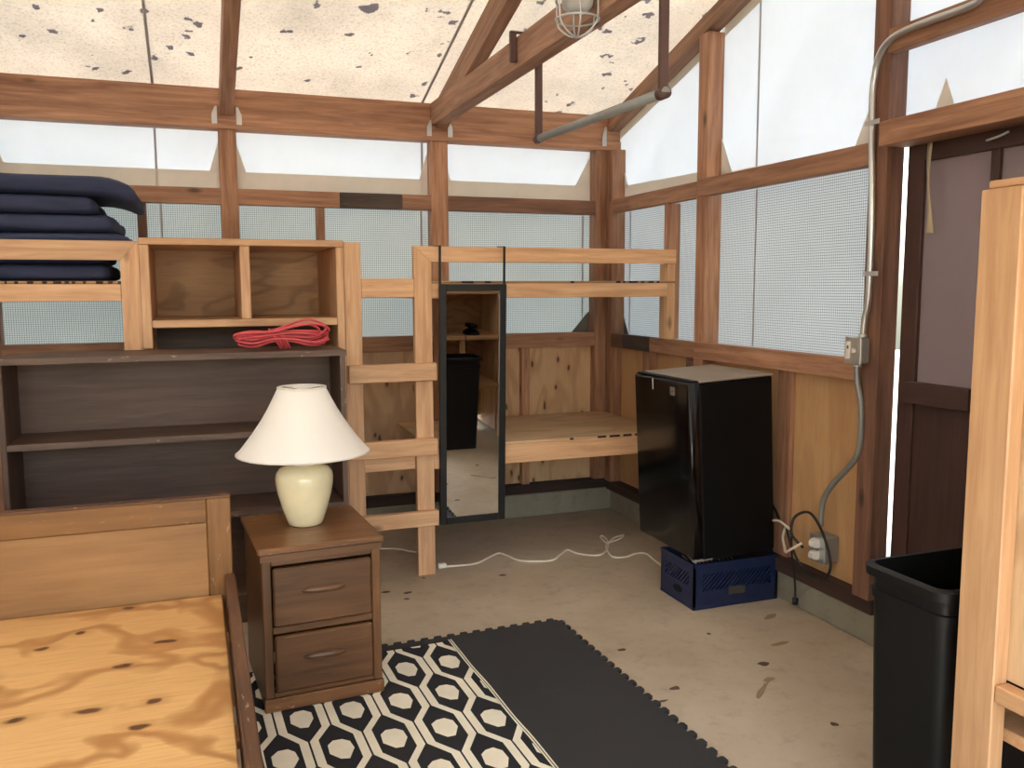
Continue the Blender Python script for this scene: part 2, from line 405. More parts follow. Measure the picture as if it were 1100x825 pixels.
# --- back wall
wb = thing('wall_back', None, None, kind='structure')
PX = [(-3.435, -3.345), (-2.275, -2.185), (-1.12, -1.02), (-0.075, 0.0)]
T = 0.09
box('concrete_curb', (XL-0.1, 0.0, 0.0), (0.2, 0.2, 0.145), 'curb', wb, 0, 0.006)
box('bottom_plate', (XL, 0.005, 0.145), (0.04, T+0.03, 0.205), 'plate_dark', wb)
for x0, x1 in PX + [(XL, XL+0.09)]:
    box('post', (x0, 0.0, 0.205), (x1, T, 2.262), 'timber', wb)
box('top_plate', (XL, -0.012, 2.262), (0.09, T, 2.315), 'timber', wb)
box('top_beam', (XL, 0.0, 2.3155), (0.09, T, 2.47), 'timber', wb)
bays = [(-4.53, -3.435), (-3.345, -2.275), (-2.185, -1.12), (-1.02, -0.075)]
for i, (x0, x1) in enumerate(bays):
    if i == 2:
        box('header', (x0, 0.0, 1.87), (-1.647, 0.05, 1.955), 'timber', wb)
        box('header', (-1.646, 0.0, 1.87), (-1.293, 0.05, 1.955), 'timber_stained', wb)
        box('header', (-1.292, 0.0, 1.87), (x1, 0.05, 1.955), 'timber', wb)
    else:
        box('header', (x0, 0.0, 1.87), (x1, 0.05, 1.955), 'timber_dark' if i == 3 else 'timber', wb)
    box('sill_rail', (x0, 0.0, 1.057), (x1, 0.05, 1.145), 'timber', wb)
    box('plywood_panel', (x0, 0.062, 0.205), (x1, 0.074, 1.10), 'ply_wall', wb, 2, 0)
    box('vinyl_window', (x0-0.044, 0.0935, 1.955), (x1+0.044, 0.0955, 2.27), 'vinyl', wb, 0, 0)
    # wire-backed sheet: not recentred so its grid is continuous
    bm = bmesh.new(); r = bmesh.ops.create_cube(bm, size=1.0)
    bmesh.ops.scale(bm, vec=(x1-x0+0.088, 0.002, 0.80), verts=bm.verts); bmesh.ops.translate(bm, vec=((x0+x1)/2, 0.0945, 1.50), verts=bm.verts)
    link('mesh_screen', finish(bm, 'mesh_screen'), 'mesh_xz', wb)
    # hem of cream canvas and corner gores
    prism('canvas_hem', [(x0, 0.090, 1.955), (x1, 0.090, 1.955), (x1, 0.090, 2.054), (x0, 0.090, 2.054)], (0, 0.002, 0), 'canvas', wb)
    box('canvas_hem_cord', (x0, 0.083, 1.957), (x1, 0.0895, 1.966), 'vinyl', wb, 0, 0)
    lw, rw, h = ((0.05, 0.05, 0.16) if i < 3 else (0.04, 0.10, 0.18))
    prism('canvas_gore', [(x0, 0.087, 2.05), (x0+lw, 0.087, 2.05), (x0, 0.087, 2.05+h)], (0, 0.002, 0), 'canvas', wb)
    prism('canvas_gore', [(x1, 0.087, 2.05), (x1, 0.087, 2.05+h), (x1-rw, 0.087, 2.05)], (0, 0.002, 0), 'canvas', wb)
for x0 in (-3.96, -2.69, -1.774): box('stud', (x0, 0.012, 1.145), (x0+0.044, 0.08, 1.87), 'timber_dark' if x0 < -2.5 else 'timber', wb)
for x0 in (-3.96, -2.80, -1.70, -0.56): box('stud', (x0, 0.012, 0.205), (x0+0.05, 0.06, 1.057), 'timber', wb)
prism('canvas_tab', [(-0.207, 0.088, 1.13), (0.0, 0.088, 1.13), (-0.079, 0.088, 1.272)], (0, 0.002, 0), 'tab', wb)
for xs in (-2.589, -1.15):
    box('canvas_seam', (xs-0.006, 0.0915, 1.96), (xs+0.006, 0.0932, 2.262), 'seam', wb, 2, 0)
for xs in (-2.575, -1.16, -0.12):
    box('mesh_seam', (xs-0.005, 0.091, 1.15), (xs+0.005, 0.0932, 1.868), 'seam', wb, 2, 0)

# --- right (gable) wall
wr = thing('wall_right', None, None, kind='structure')
box('concrete_curb', (0.04, -2.335, 0.0), (0.24, -0.0005, 0.135), 'curb', wr, 1, 0.006)
box('concrete_curb', (0.04, YF, 0.0), (0.24, -3.25, 0.135), 'curb', wr, 1, 0.006)
box('bottom_plate', (0.012, -2.335, 0.136), (0.12, -0.0, 0.195), 'plate_dark', wr)
box('bottom_plate', (0.012, YF, 0.136), (0.12, -3.25, 0.195), 'plate_dark', wr)
def roofz(y): return ZP + SL*(-y if y > YR else y - 2*YR)
box('post', (0.0005, -0.075, 0.195), (T, -0.0005, 2.26), 'timber', wr)
box('post', (0.0005, 0.0, 0.206), (T, 0.075, 2.261), 'timber', wr)
gp = [(-1.12, -1.03), (-2.33, -2.24), (-3.35, -3.26), (-4.62, -4.53), (-5.98, -5.90)]
for y0, y1 in gp:
    box('post', (0.0, y0, 0.195), (0.083 if y0 == -2.33 else T, y1, min(roofz(y0), roofz(y1)) - 0.09), 'timber_dark' if y0 == -2.33 else 'timber', wr)
rb = [(-1.03, -0.075), (-2.24, -1.12), (-4.53, -3.35), (-5.90, -4.62)]
for i, (y0, y1) in enumerate(rb):
    if i == 1:
        box('mid_rail', (-0.012, y0-0.02, 1.878), (0.04, y1+0.06, 1.962), 'timber', wr)
        box('sill_rail', (-0.012, y0+0.0, 1.055), (0.04, y1+0.07, 1.140), 'timber', wr)
    else:
        box('mid_rail', (0.0, y0, 1.876), (0.05, y1, 1.958), 'timber', wr)
        if i == 0:
            box('sill_rail', (0.0, -0.225, 1.055), (0.05, y1, 1.138), 'timber_dark', wr)
            box('sill_rail', (0.0, -0.56, 1.055), (0.05, -0.2255, 1.138), 'timber_stained', wr)
            box('sill_rail', (0.0, y0, 1.055), (0.05, -0.5605, 1.138), 'timber', wr)
        else: box('sill_rail', (0.0, y0, 1.055), (0.05, y1, 1.138), 'timber', wr)
    n = 2 if i == 1 else 1
    box('plywood_panel', (0.078, y0, 0.195), (0.09, y1, 1.08), 'ply_side', wr, 2, 0)
    bm = bmesh.new(); bmesh.ops.create_cube(bm, size=1.0)
    bmesh.ops.scale(bm, vec=(0.002, y1-y0+0.088, 0.82), verts=bm.verts); bmesh.ops.translate(bm, vec=(0.0945, (y0+y1)/2, 1.50), verts=bm.verts)
    link('mesh_screen', finish(bm, 'mesh_screen'), 'mesh_yz', wr)
box('stud', (0.004, -0.745, 1.138), (0.08, -0.702, 1.876), 'timber', wr)
box('stud', (0.03, -0.52, 0.195), (0.078, -0.43, 1.055), 'timber', wr)
box('stud', (0.055, -1.76, 0.195), (0.0775, -1.66, 1.055), 'timber', wr)
box('stud', (0.03, -3.98, 0.195), (0.078, -3.90, 1.055), 'timber', wr); box('stud', (0.03, -5.3, 0.195), (0.078, -5.22, 1.055), 'timber', wr)
box('blocking', (0.005, -1.03, 0.99), (0.07, -0.95, 1.054), 'timber_dark', wr, 1)
# gable sheeting above the mid rail, one sheet for each bay, following the roof line
for y0, y1 in [(-1.03, -0.0), (-2.24, -1.12), (-3.26, -2.33), (-4.53, -3.35), (-5.98, -4.62)]:
    zb = 1.958; ya, yb_ = y0 - 0.04, min(y1 + 0.04, 0.03)
    top = [(0.0945, yb_, roofz(yb_)-0.01)] + ([(0.0945, YR, roofz(YR)-0.01)] if y0 < YR < y1 else []) + [(0.0945, ya, roofz(ya)-0.01)]
    prism('gable_sheet', [(0.0945, ya, zb), (0.0945, yb_, zb)] + top, (0.002, 0, 0), 'vinyl', wr)
    if y0 > -2.5:
        prism('canvas_border', [(0.089, y0, roofz(y0)-0.135), (0.089, y1, roofz(y1)-0.135), (0.089, y1, roofz(y1)-0.02), (0.089, y0, roofz(y0)-0.02)], (0.002, 0, 0), 'canvas', wr)
        prism('canvas_hem', [(0.0865, y0, 1.958), (0.0865, y1, 1.958), (0.0865, y1, 2.045 if y1 > -0.5 else 1.992), (0.0865, y0, 2.02 if y1 > -0.5 else 1.975)], (0.002, 0, 0), 'canvas', wr)
for t in ([(-0.125, 2.03), (-0.023, 2.22), (-0.0, 2.10), (0.0, 2.03)], [(-1.121, 1.98), (-1.121, 2.16), (-1.218, 1.98)],
          [(-2.239, 1.97), (-2.06, 1.97), (-2.239, 2.30)], [(-2.443, 2.0), (-2.506, 2.148), (-2.568, 2.0)]):
    prism('canvas_gore', [(0.083, a, b) for a, b in t], (0.002, 0, 0), 'canvas', wr)
prism('canvas_tab', [(0.088, -0.147, 1.12), (0.088, -0.057, 1.265), (0.088, -0.03, 1.12)], (0.002, 0, 0), 'tab', wr)
box('canvas_seam', (0.0915, -1.408, 1.97), (0.0932, -1.396, 2.75), 'seam', wr, 2, 0)
box('mesh_seam', (0.0915, -1.415, 1.14), (0.0932, -1.405, 1.88), 'seam', wr, 2, 0)
box('mesh_seam', (0.0915, -0.145, 1.14), (0.0932, -0.135, 1.88), 'seam', wr, 2, 0)
box('upper_rail', (-0.018, -3.262, 2.268), (0.03, -2.331, 2.352), 'timber', wr)
box('door_header', (-0.05, -3.40, 1.932), (-0.0005, -2.338, 2.020), 'timber', wr)
box('door_header', (0.0005, -3.258, 1.935), (0.086, -2.3335, 2.018), 'timber', wr)
for s, y0, y1 in ((0, 0.0, YR), (1, YF, YR)):
    beam('rake_rafter', (0.04, y0, roofz(y0)-0.055), (0.04, y1, roofz(y1)-0.055), 0.075, 0.085, 'rafter', wr)

# --- door in the right wall
d1 = thing('door_1', None, None, kind='structure')
DX0, DX1 = 0.088, 0.125
box('stile', (DX0, -2.42, 0.03), (DX1, -2.3425, 1.975), 'door_brown', d1)
box('stile', (DX0, -3.25, 0.03), (DX1, -3.187, 1.975), 'door_brown', d1)
box('mullion', (DX0, -2.738, 1.06), (DX1, -2.704, 1.874), 'door_brown', d1)
box('top_rail', (DX0, -3.187, 1.874), (DX1, -2.42, 1.975), 'door_brown', d1)
box('lock_rail', (DX0, -3.187, 0.99), (DX1, -2.42, 1.06), 'door_brown', d1)
box('lower_panel', (DX0+0.008, -3.187, 0.03), (DX1-0.008, -2.42, 0.99), 'door_brown', d1, 2)
box('latch_board', (0.05, -2.70, 0.990), (DX0, -2.412, 1.068), 'door_brown', d1)
bm = bmesh.new(); bmesh.ops.create_cube(bm, size=1.0)
bmesh.ops.scale(bm, vec=(0.002, 0.767, 0.814), verts=bm.verts); bmesh.ops.translate(bm, vec=(0.105, -2.8035, 1.467), verts=bm.verts)
link('door_screen', finish(bm, 'door_screen'), 'door_screen', d1)
tube('hook', [(0.08, -2.70, 1.905), (0.05, -2.72, 1.90), (0.045, -2.77, 1.905), (0.05, -2.80, 1.915)], 0.004, 'steel', d1)

# --- left and front walls (behind and beside the viewer)
wl = thing('wall_left', None, None, kind='structure')
box('concrete_curb', (XL-0.2, YF-0.1, 0.0), (XL-0.02, 0.2, 0.14), 'curb', wl, 1, 0.006)
box('plywood_panel', (XL-0.05, YF, 0.14), (XL-0.038, 0.0, 1.08), 'ply_wall', wl, 2, 0)
for y0 in (-0.9, -2.05, -3.2, -4.4, -5.6): box('post', (XL-0.09, y0-0.045, 0.14), (XL, y0+0.045, roofz(y0)-0.09), 'timber', wl)
box('sill_rail', (XL-0.05, YF, 1.055), (XL+0.005, 0.0, 1.14), 'timber', wl); box('mid_rail', (XL-0.05, YF, 1.876), (XL+0.005, 0.0, 1.958), 'timber', wl)
bm = bmesh.new(); bmesh.ops.create_cube(bm, size=1.0)
bmesh.ops.scale(bm, vec=(0.002, 6.0, 0.82), verts=bm.verts); bmesh.ops.translate(bm, vec=(XL-0.095, -3.0, 1.50), verts=bm.verts)
link('mesh_screen', finish(bm, 'mesh_screen'), 'mesh_yz', wl)
prism('gable_sheet', [(XL-0.095, YF, 1.91), (XL-0.095, 0, 1.91), (XL-0.095, 0, ZP), (XL-0.095, YR, ZR), (XL-0.095, YF, ZP)], (0.002, 0, 0), 'vinyl', wl)
wf = thing('wall_front', None, None, kind='structure')
for x0, x1 in ((XL, -4.30), (-0.55, 0.0)):
    box('concrete_curb', (x0, YF-0.2, 0.0), (x1, YF, 0.14), 'curb', wf, 0, 0.006)
    box('plywood_panel', (x0, YF-0.06, 0.14), (x1, YF-0.048, 1.08), 'ply_wall', wf, 2, 0)
    box('sill_rail', (x0, YF-0.05, 1.055), (x1, YF, 1.14), 'timber', wf); box('mid_rail', (x0, YF-0.05, 1.876), (x1, YF, 1.958), 'timber', wf)
    bm = bmesh.new(); bmesh.ops.create_cube(bm, size=1.0)
    bmesh.ops.scale(bm, vec=(x1-x0, 0.002, 0.82), verts=bm.verts); bmesh.ops.translate(bm, vec=((x0+x1)/2, YF-0.095, 1.50), verts=bm.verts)
    link('mesh_screen', finish(bm, 'mesh_screen'), 'mesh_xz', wf)
    box('vinyl_window', (x0, YF-0.096, 1.91), (x1, YF-0.094, 2.47), 'vinyl', wf, 0, 0)
for x0 in (XL, -4.30, -0.64, -0.09): box('post', (x0, YF-0.09, 0.14 if x0 in (XL, -0.09) else 0.0), (x0+0.09, YF, 2.26), 'timber', wf)
box('top_beam', (XL, YF-0.09, 2.262), (0.09, YF, 2.47), 'timber', wf)

# --- roof
ce = thing('ceiling', None, None, kind='structure')
def roof_sheet(x0, x1, y0, y1):
    z0, z1 = roofz(y0)+0.004, roofz(y1)+0.004
    bm = bmesh.new()
    vs_ = [bm.verts.new(p) for p in ((x0, y0, z0), (x1, y0, z0), (x1, y1, z1), (x0, y1, z1))]
    bm.faces.new(vs_); r = bmesh.ops.extrude_face_region(bm, geom=list(bm.faces))
    bmesh.ops.translate(bm, vec=(0, 0, 0.003), verts=[e for e in r['geom'] if isinstance(e, bmesh.types.BMVert)])
    link('roof_canvas', finish(bm, 'roof_canvas'), 'roof', ce)
for x0, x1 in ((XL-0.2, -2.586), (-2.586, -1.166), (-1.166, 0.22)):
    roof_sheet(x0, x1, 0.25, YR); roof_sheet(x0, x1, YF-0.25, YR)
for xs in (-2.586, -1.166):
    beam('roof_seam', (xs, 0.02, roofz(0.02)+0.001), (xs, YR, ZR+0.001), 0.014, 0.004, 'seam', ce, bevel=0.0005)
for xr in (-3.39, -2.23, -1.06):
    for y0 in (0.0, YF):
        beam('rafter', (xr, y0-(0.0 if y0 == 0 else -0.0), roofz(y0)-0.075), (xr, YR, ZR-0.075), 0.068, 0.14, 'rafter', ce)
box('ridge_beam', (XL, YR-0.03, ZR-0.22), (0.085, YR+0.03, ZR-0.06), 'rafter', ce)
beam('tie_beam', (-1.080, 0.0, 2.408), (-1.080, YF, 2.385), 0.078, 0.125, 'rafter', ce)
def hanger_plate(xc):
    for s in (-1, 1):
        x = xc + s*0.062
        prism('joist_hanger', [(x-0.014, -0.013, 2.285), (x+0.014, -0.013, 2.285), (x+0.014, -0.013, 2.335), (x-0.004*s, -0.013, 2.375), (x-0.014*s, -0.013, 2.375)] if s > 0 else
              [(x-0.014, -0.013, 2.285), (x+0.014, -0.013, 2.285), (x+0.014, -0.013, 2.375), (x+0.004, -0.013, 2.375), (x-0.014, -0.013, 2.335)], (0, -0.004, 0), 'steel', ce)
hanger_plate(-2.23); hanger_plate(-1.07)
prism('joist_hanger', [(-0.04, -0.013, 2.285), (-0.012, -0.013, 2.285), (-0.012, -0.013, 2.40), (-0.022, -0.013, 2.40), (-0.04, -0.013, 2.335)], (0, -0.004, 0), 'steel', ce)

# ---------------------------------------------------------------- bunk beds on the back wall
YB = -0.85; YI = -0.81
bk = thing('bunk_bed', 'pale fir bunk bed with ladder in the far corner, mirror hung on its rail', 'bunk bed', (-0.9, -0.42, 0))
def B(name, a, b, mat, root=bk, grain=None):
    o = root.location
    return box(name, [a[i]-o[i] for i in range(3)], [b[i]-o[i] for i in range(3)], mat, root, grain, 0.003)
def P(name, pts, n, mat, root=bk, grain=None):
    o = root.location
    return prism(name, [(p[0]-o[0], p[1]-o[1], p[2]-o[2]) for p in pts], n, mat, root, grain)
# guard rail and post, mitred
P('guard_rail', [(-1.352, YB, 1.548), (-0.005, YB, 1.548), (-0.005, YB, 1.622), (-1.437, YB, 1.622)], (0, 0.04, 0), 'bunk')
P('leg', [(-1.437, YB, 0.0), (-1.352, YB, 0.0), (-1.352, YB, 1.547), (-1.437, YB, 1.621)], (0, 0.04, 0), 'bunk', bk, 2)
B('leg', (-1.772, YB, 0.0), (-1.692, YI, 1.635), 'bunk')
B('side_rail', (-1.351, YB, 1.372), (-0.055, YI, 1.444), 'bunk')
B('deck', (-1.351, YB+0.001, 1.4445), (-0.003, -0.015, 1.456), 'bunk_edge')
B('rung', (-1.691, YB+0.002, 1.377), (-1.438, YI, 1.468), 'bunk')
for z0, z1 in ((0.977, 1.062), (0.611, 0.693), (0.258, 0.332)):
    B('rung', (-1.765, YB-0.04, z0), (-1.340, YB-0.0005, z1), 'bunk')
B('side_rail', (-1.765, YI+0.001, 0.532), (-0.02, YI+0.04, 0.632), 'bunk')
B('deck', (-1.351, YB+0.002, 0.6325), (-0.02, -0.015, 0.644), 'ply_deck')
B('side_rail', (-1.351, YB, 0.532), (-0.02, YI, 0.632), 'bunk')
B('end_post', (-0.05, -0.842, 1.141), (-0.004, -0.752, 1.5475), 'bunk')
B('end_rail', (-1.437, YI+0.001, 1.372), (-1.40, -0.01, 1.444), 'bunk'); 
for x0 in (-0.9, -0.5): B('joist', (x0, YI+0.041, 0.56), (x0+0.04, -0.01, 0.632), 'bunk')

for k, (x0, w_) in enumerate([(-0.36, .025), (-0.32, .012), (-0.285, .05), (-0.215, .02), (-0.17, .03), (-0.12, .014), (-0.62, .02), (-1.20, .06), (-1.08, .03)]):
    B('burn_mark', (x0, YB-0.0012, 1.4452), (x0+w_, YB+0.0008, 1.4555), 'plate_dark', bk, 0)
for k, (x0, w_) in enumerate([(-0.62, .02), (-0.46, .05), (-0.39, .06), (-0.31, .05), (-0.24, .05), (-0.15, .04)]):
    B('burn_mark', (x0, YB-0.0012, 0.632), (x0+w_, YB+0.0008, 0.6435), 'plate_dark', bk, 0)
bl = thing('bunk_bed', 'pale fir bunk frame at the left holding the stack of navy pads', 'bunk bed', (-3.6, -0.42, 0))
P('guard_rail', [(-4.58, YB, 1.546), (-2.722, YB, 1.546), (-2.648, YB, 1.627), (-4.58, YB, 1.627)], (0, 0.04, 0), 'bunk', bl)
P('leg', [(-2.722, YB, 0.0), (-2.648, YB, 0.0), (-2.648, YB, 1.626), (-2.722, YB, 1.545)], (0, 0.04, 0), 'bunk', bl, 2)
B('side_rail', (-4.58, YB, 1.371), (-2.723, YI, 1.444), 'bunk', bl)
B('deck', (-4.58, YB+0.002, 1.4445), (-2.723, -0.015, 1.457), 'bunk_edge', bl)
for k in range(12):
    x0 = -3.2 + k*0.042 + random.uniform(-.01, .01)
    B('burn_mark', (x0, YB+0.0002, 1.4452), (x0+random.uniform(.008, .03), YB+0.0018, 1.4562), 'plate_dark', bl, 0)
B('leg', (-4.58, YI+0.001, 0.0), (-4.50, YI+0.04, 1.37), 'bunk', bl)
B('end_rail', (-2.69, YI+0.001, 1.372), (-2.65, -0.01, 1.444), 'bunk', bl)

# navy pads
def pad(label, x0, x1, y0, y1, z0, z1, seed, droop=0.0, droop_from=0.25, e=0.06):
    nx, ny, nz = 48, 12, 6
    bm = bmesh.new(); bmesh.ops.create_cube(bm, size=2.0)
    bmesh.ops.subdivide_edges(bm, edges=[ed for ed in bm.edges if abs(ed.verts[0].co.x-ed.verts[1].co.x) > 1], cuts=nx, use_grid_fill=True)
    bmesh.ops.subdivide_edges(bm, edges=[ed for ed in bm.edges if abs(ed.verts[0].co.y-ed.verts[1].co.y) > 1], cuts=ny, use_grid_fill=True)
    bmesh.ops.subdivide_edges(bm, edges=[ed for ed in bm.edges if abs(ed.verts[0].co.z-ed.verts[1].co.z) > 1], cuts=nz, use_grid_fill=True)
    L, W, H = (x1-x0)/2, (y1-y0)/2, (z1-z0)/2
    for v in bm.verts:
        p = Vector((v.co.x*L, v.co.y*W, v.co.z*H)); r = min(H*0.98, e)
        q = Vector((max(-L+r, min(L-r, p.x)), max(-W+r, min(W-r, p.y)), max(-H+r, min(H-r, p.z))))
        d = p - q
        if d.length > 1e-6: p = q + d.normalized()*min(d.length, r) if d.length > r else p
        n = noise.noise(Vector((p.x*2.2, p.y*3.5, seed*5.1)))*0.006 + noise.noise(Vector((p.x*7, p.y*6, p.z*20+seed*3.3)))*0.003
        p.z += -abs(n) if v.co.z > 0.2 else 0.0
        if p.y < -W*0.8: p.y += noise.noise(Vector((p.x*3, p.z*14, seed*9.7)))*0.022
        p.x += noise.noise(Vector((p.y*5, p.z*16, seed*2.9)))*0.014*(1 if p.x > 0 else 0)
        t = max(0.0, (p.x - (L - droop_from))/droop_from)
        p.z -= droop*t*t
        v.co = p
    o = link('sleeping_pad', finish(bm, 'sleeping_pad', True), 'navy', None, ((x0+x1)/2, (y0+y1)/2, (z0+z1)/2))
    return tag(o, label, 'pad', 'navy pads stacked on the left bunk')
pad('lowest navy sleeping pad lying on the left bunk deck below the guard rail', -4.45, -2.765, -0.80, -0.14, 1.459, 1.532, 1)
pad('second navy pad from the bottom, behind the left guard rail', -4.46, -2.775, -0.80, -0.15, 1.533, 1.602, 2)
pad('thin navy pad tapering at the height of the guard rail top', -4.44, -2.655, -0.80, -0.14, 1.603, 1.665, 3, 0.035, 0.11)
pad('third navy pad from the top, lying between the folded pad and the thin tapering one', -4.46, -2.735, -0.80, -0.15, 1.666, 1.742, 4)
pad('folded navy pad under the topmost pad of the stack', -4.45, -2.815, -0.81, -0.14, 1.743, 1.822, 5)
pad('topmost navy pad of the stack, its rounded end drooping over', -4.44, -2.645, -0.81, -0.13, 1.823, 1.905, 6, 0.05, 0.165, 0.05)

# cubby shelf between the bunks
cu = thing('cubby_shelf', 'two-cell pale wooden cubby box between the two bunks above the brown bookcase', 'shelf', (-2.2, -0.5, 0))
ZC0, ZC1 = 1.253, 1.641
B('side', (-2.647, YB-0.01, 1.165), (-2.607, -0.22, 1.612), 'bunk', cu, 2)
B('side', (-1.808, YB-0.01, 0.0), (-1.773, -0.22, 1.612), 'bunk', cu, 2)
B('divider', (-2.232, YB-0.008, 1.287), (-2.190, -0.22, 1.612), 'bunk', cu, 2)
B('top', (-2.647, YB-0.012, 1.6125), (-1.773, -0.22, 1.642), 'bunk', cu)
B('shelf', (-2.6065, YB-0.009, 1.253), (-1.8085, -0.22, 1.2865), 'bunk', cu)
B('back_panel', (-2.647, -0.219, 1.253), (-1.773, -0.209, 1.642), 'ply_cubby', cu, 0)
B('skirt_board', (-2.606, -0.42, 0.85), (-1.809, -0.408, 1.2525), 'brown_paint', cu, 0)

# brown bookcase
bc = thing('bookcase', 'low dark brown bookcase with worn edges below the cubby, red cord on top', 'bookcase', (-2.49, -1.04, 0))
BX0, BX1, BY0, BY1 = -3.15, -1.832, -1.20, -0.885
B('top', (BX0-0.01, BY0-0.006, 1.137), (BX1+0.006, BY1+0.03, 1.160), 'brown_paint', bc)
B('edge_strip', (BX0-0.01, BY0-0.009, 1.136), (BX1+0.006, BY0-0.0065, 1.159), 'brown_edge', bc)
B('side', (BX0, BY0, 0.0), (BX0+0.022, BY1, 1.1365), 'brown_paint', bc)
B('side', (BX1-0.022, BY0, 0.0), (BX1, BY1, 1.1365), 'brown_paint', bc)
B('edge_strip', (BX1-0.022, BY0-0.003, 0.0), (BX1, BY0-0.0005, 1.136), 'brown_edge', bc)
B('back_panel', (BX0+0.022, BY1-0.008, 0.05), (BX1-0.022, BY1, 1.1365), 'brown_paint', bc, 0)
for z in (0.827, 0.495, 0.13):
    B('shelf', (BX0+0.022, BY0+0.004, z-0.024), (BX1-0.022, BY1-0.009, z), 'brown_paint', bc)
    B('edge_strip', (BX0+0.022, BY0+0.001, z-0.024), (BX1-0.022, BY0+0.0035, z), 'brown_edge', bc)
B('base_board', (BX0+0.022, BY0+0.02, 0.0), (BX1-0.022, BY0+0.035, 0.105), 'brown_paint', bc)

# red cord bundle
def red_bundle():
    bm = bmesh.new(); rnd = random.Random(5); r = 0.0052
    cx, cy, cz = -2.085, -1.075, 1.167
    for k in range(9):
        side_h = rnd.uniform(0.018, 0.07); w = rnd.uniform(0.02, 0.075); pts = []
        La = rnd.uniform(0.17, 0.195); Lb = rnd.uniform(0.16, 0.205); hb = rnd.uniform(0.02, 0.125)
        zo = rnd.uniform(0.0, 0.03); yo = rnd.uniform(-0.022, 0.022)
        for q in range(14):
            t = 2*math.pi*q/14; c, s = math.cos(t), math.sin(t)
            L = La if c < 0 else Lb
            pin = 1 - 0.75*math.exp(-(c/0.30)**2)
            hh = side_h if c < 0 else hb
            pts.append((cx + c*L, cy + yo + s*w*pin*(1.0 if k % 2 else -1), cz + 0.008 + zo*(0.3+0.7*pin) + (0.5+0.5*s)*hh*pin*0.8 + (0.022 if abs(c) < 0.3 else 0)))
        tube_bm(bm, smooth_path(pts, 5, True), r, 7, True)
    for k in range(4):
        x = cx - 0.025 + k*0.0125
        pts = [(x - 0.024*math.sin(t), cy + 0.034*math.cos(t), cz + 0.040 + 0.040*math.sin(t)) for t in [2*math.pi*q/10 for q in range(10)]]
        tube_bm(bm, smooth_path(pts, 4, True), r, 7, True)
    for v in bm.verts: v.co.z = max(v.co.z, 1.1615)
    o = link('extension_cord', finish(bm, 'extension_cord', True), 'red_cord')
    tag(o, 'coiled red extension cord tied in the middle on the bookcase top', 'cord')
red_bundle()

# ---------------------------------------------------------------- bed frame at lower left
bd = thing('bed_frame', 'wooden single bed frame with panelled headboard and bare plywood base, no mattress', 'bed', (-2.9, -2.9, 0))
HY0, HY1 = -1.955, -1.925
B('headboard_stile', (-2.422, HY0, 0.0), (-2.346, HY1, 0.732), 'bed_frame', bd)
B('headboard_stile', (-3.455, HY0, 0.0), (-3.379, HY1, 0.732), 'bed_frame', bd)
B('headboard_rail', (-3.3785, HY0, 0.652), (-2.4225, HY1, 0.732), 'bed_frame', bd)
B('headboard_panel', (-3.3785, HY0+0.008, 0.25), (-2.4225, HY1-0.006, 0.6515), 'bed_wood', bd, 0)
B('headboard_cap', (-3.455, HY0-0.001, 0.7325), (-2.346, HY1+0.006, 0.739), 'rail_worn', bd)
B('side_rail', (-2.372, -3.93, 0.30), (-2.340, HY0-0.0005, 0.470), 'rail_worn', bd)
B('side_rail', (-3.460, -3.93, 0.30), (-3.428, HY0-0.0005, 0.470), 'rail_worn', bd)
B('plywood_base', (-3.424, -3.92, 0.388), (-2.383, HY0-0.002, 0.403), 'ply_bed', bd, 0)
for y in (-2.3, -2.9, -3.5): B('slat', (-3.427, y-0.04, 0.365), (-2.373, y+0.04, 0.3875), 'bed_wood', bd)
B('footboard', (-3.46, -3.965, 0.15), (-2.340, -3.931, 0.50), 'bed_wood', bd)
for x0, x1 in ((-3.46, -3.40), (-2.40, -2.340)): B('leg', (x0, -3.99, 0.0), (x1, -3.9655, 0.50), 'bed_frame', bd)

# ---------------------------------------------------------------- nightstand and lamp
TH = math.radians(3.8)
ns = thing('nightstand', 'worn walnut-brown two-drawer nightstand standing beside the bed', 'nightstand', (-2.078, -1.832, 0.0155), (0, 0, TH))
def nb(name, a, b, mat, parent=ns, grain=None, bev=0.003): return box(name, a, b, mat, parent, grain, bev)
w, dp, H = 0.199, 0.225, 0.537
nb('side_panel', (-w, -dp+0.02, 0.0), (-w+0.018, dp, H), 'night', ns, 2); nb('side_panel', (w-0.018, -dp+0.02, 0.0), (w, dp, H), 'night', ns, 2)
nb('back_panel', (-w+0.018, dp-0.01, 0.02), (w-0.018, dp, H), 'night', ns, 0)
nb('plinth', (-w-0.004, -dp-0.008, 0.0), (w+0.004, -dp+0.02, 0.045), 'night_top')
nb('face_stile', (-w, -dp, 0.0455), (-w+0.03, -dp+0.0195, H), 'night'); nb('face_stile', (w-0.03, -dp, 0.0455), (w, -dp+0.0195, H), 'night')
nb('face_rail', (-w+0.03, -dp, H-0.04), (w-0.03, -dp+0.0195, H), 'night'); nb('face_rail', (-w+0.03, -dp+0.004, 0.262), (w-0.03, -dp+0.0195, 0.288), 'night')
nb('face_rail', (-w+0.03, -dp+0.002, 0.0455), (w-0.03, -dp+0.0195, 0.062), 'night')
nb('top', (-w-0.012, -dp-0.014, H+0.0005), (w+0.012, dp+0.008, H+0.024), 'night_top', ns, 0, 0.006)
nb('molding', (-w-0.004, -dp-0.006, H-0.022), (w+0.004, -dp-0.0005, H), 'night')
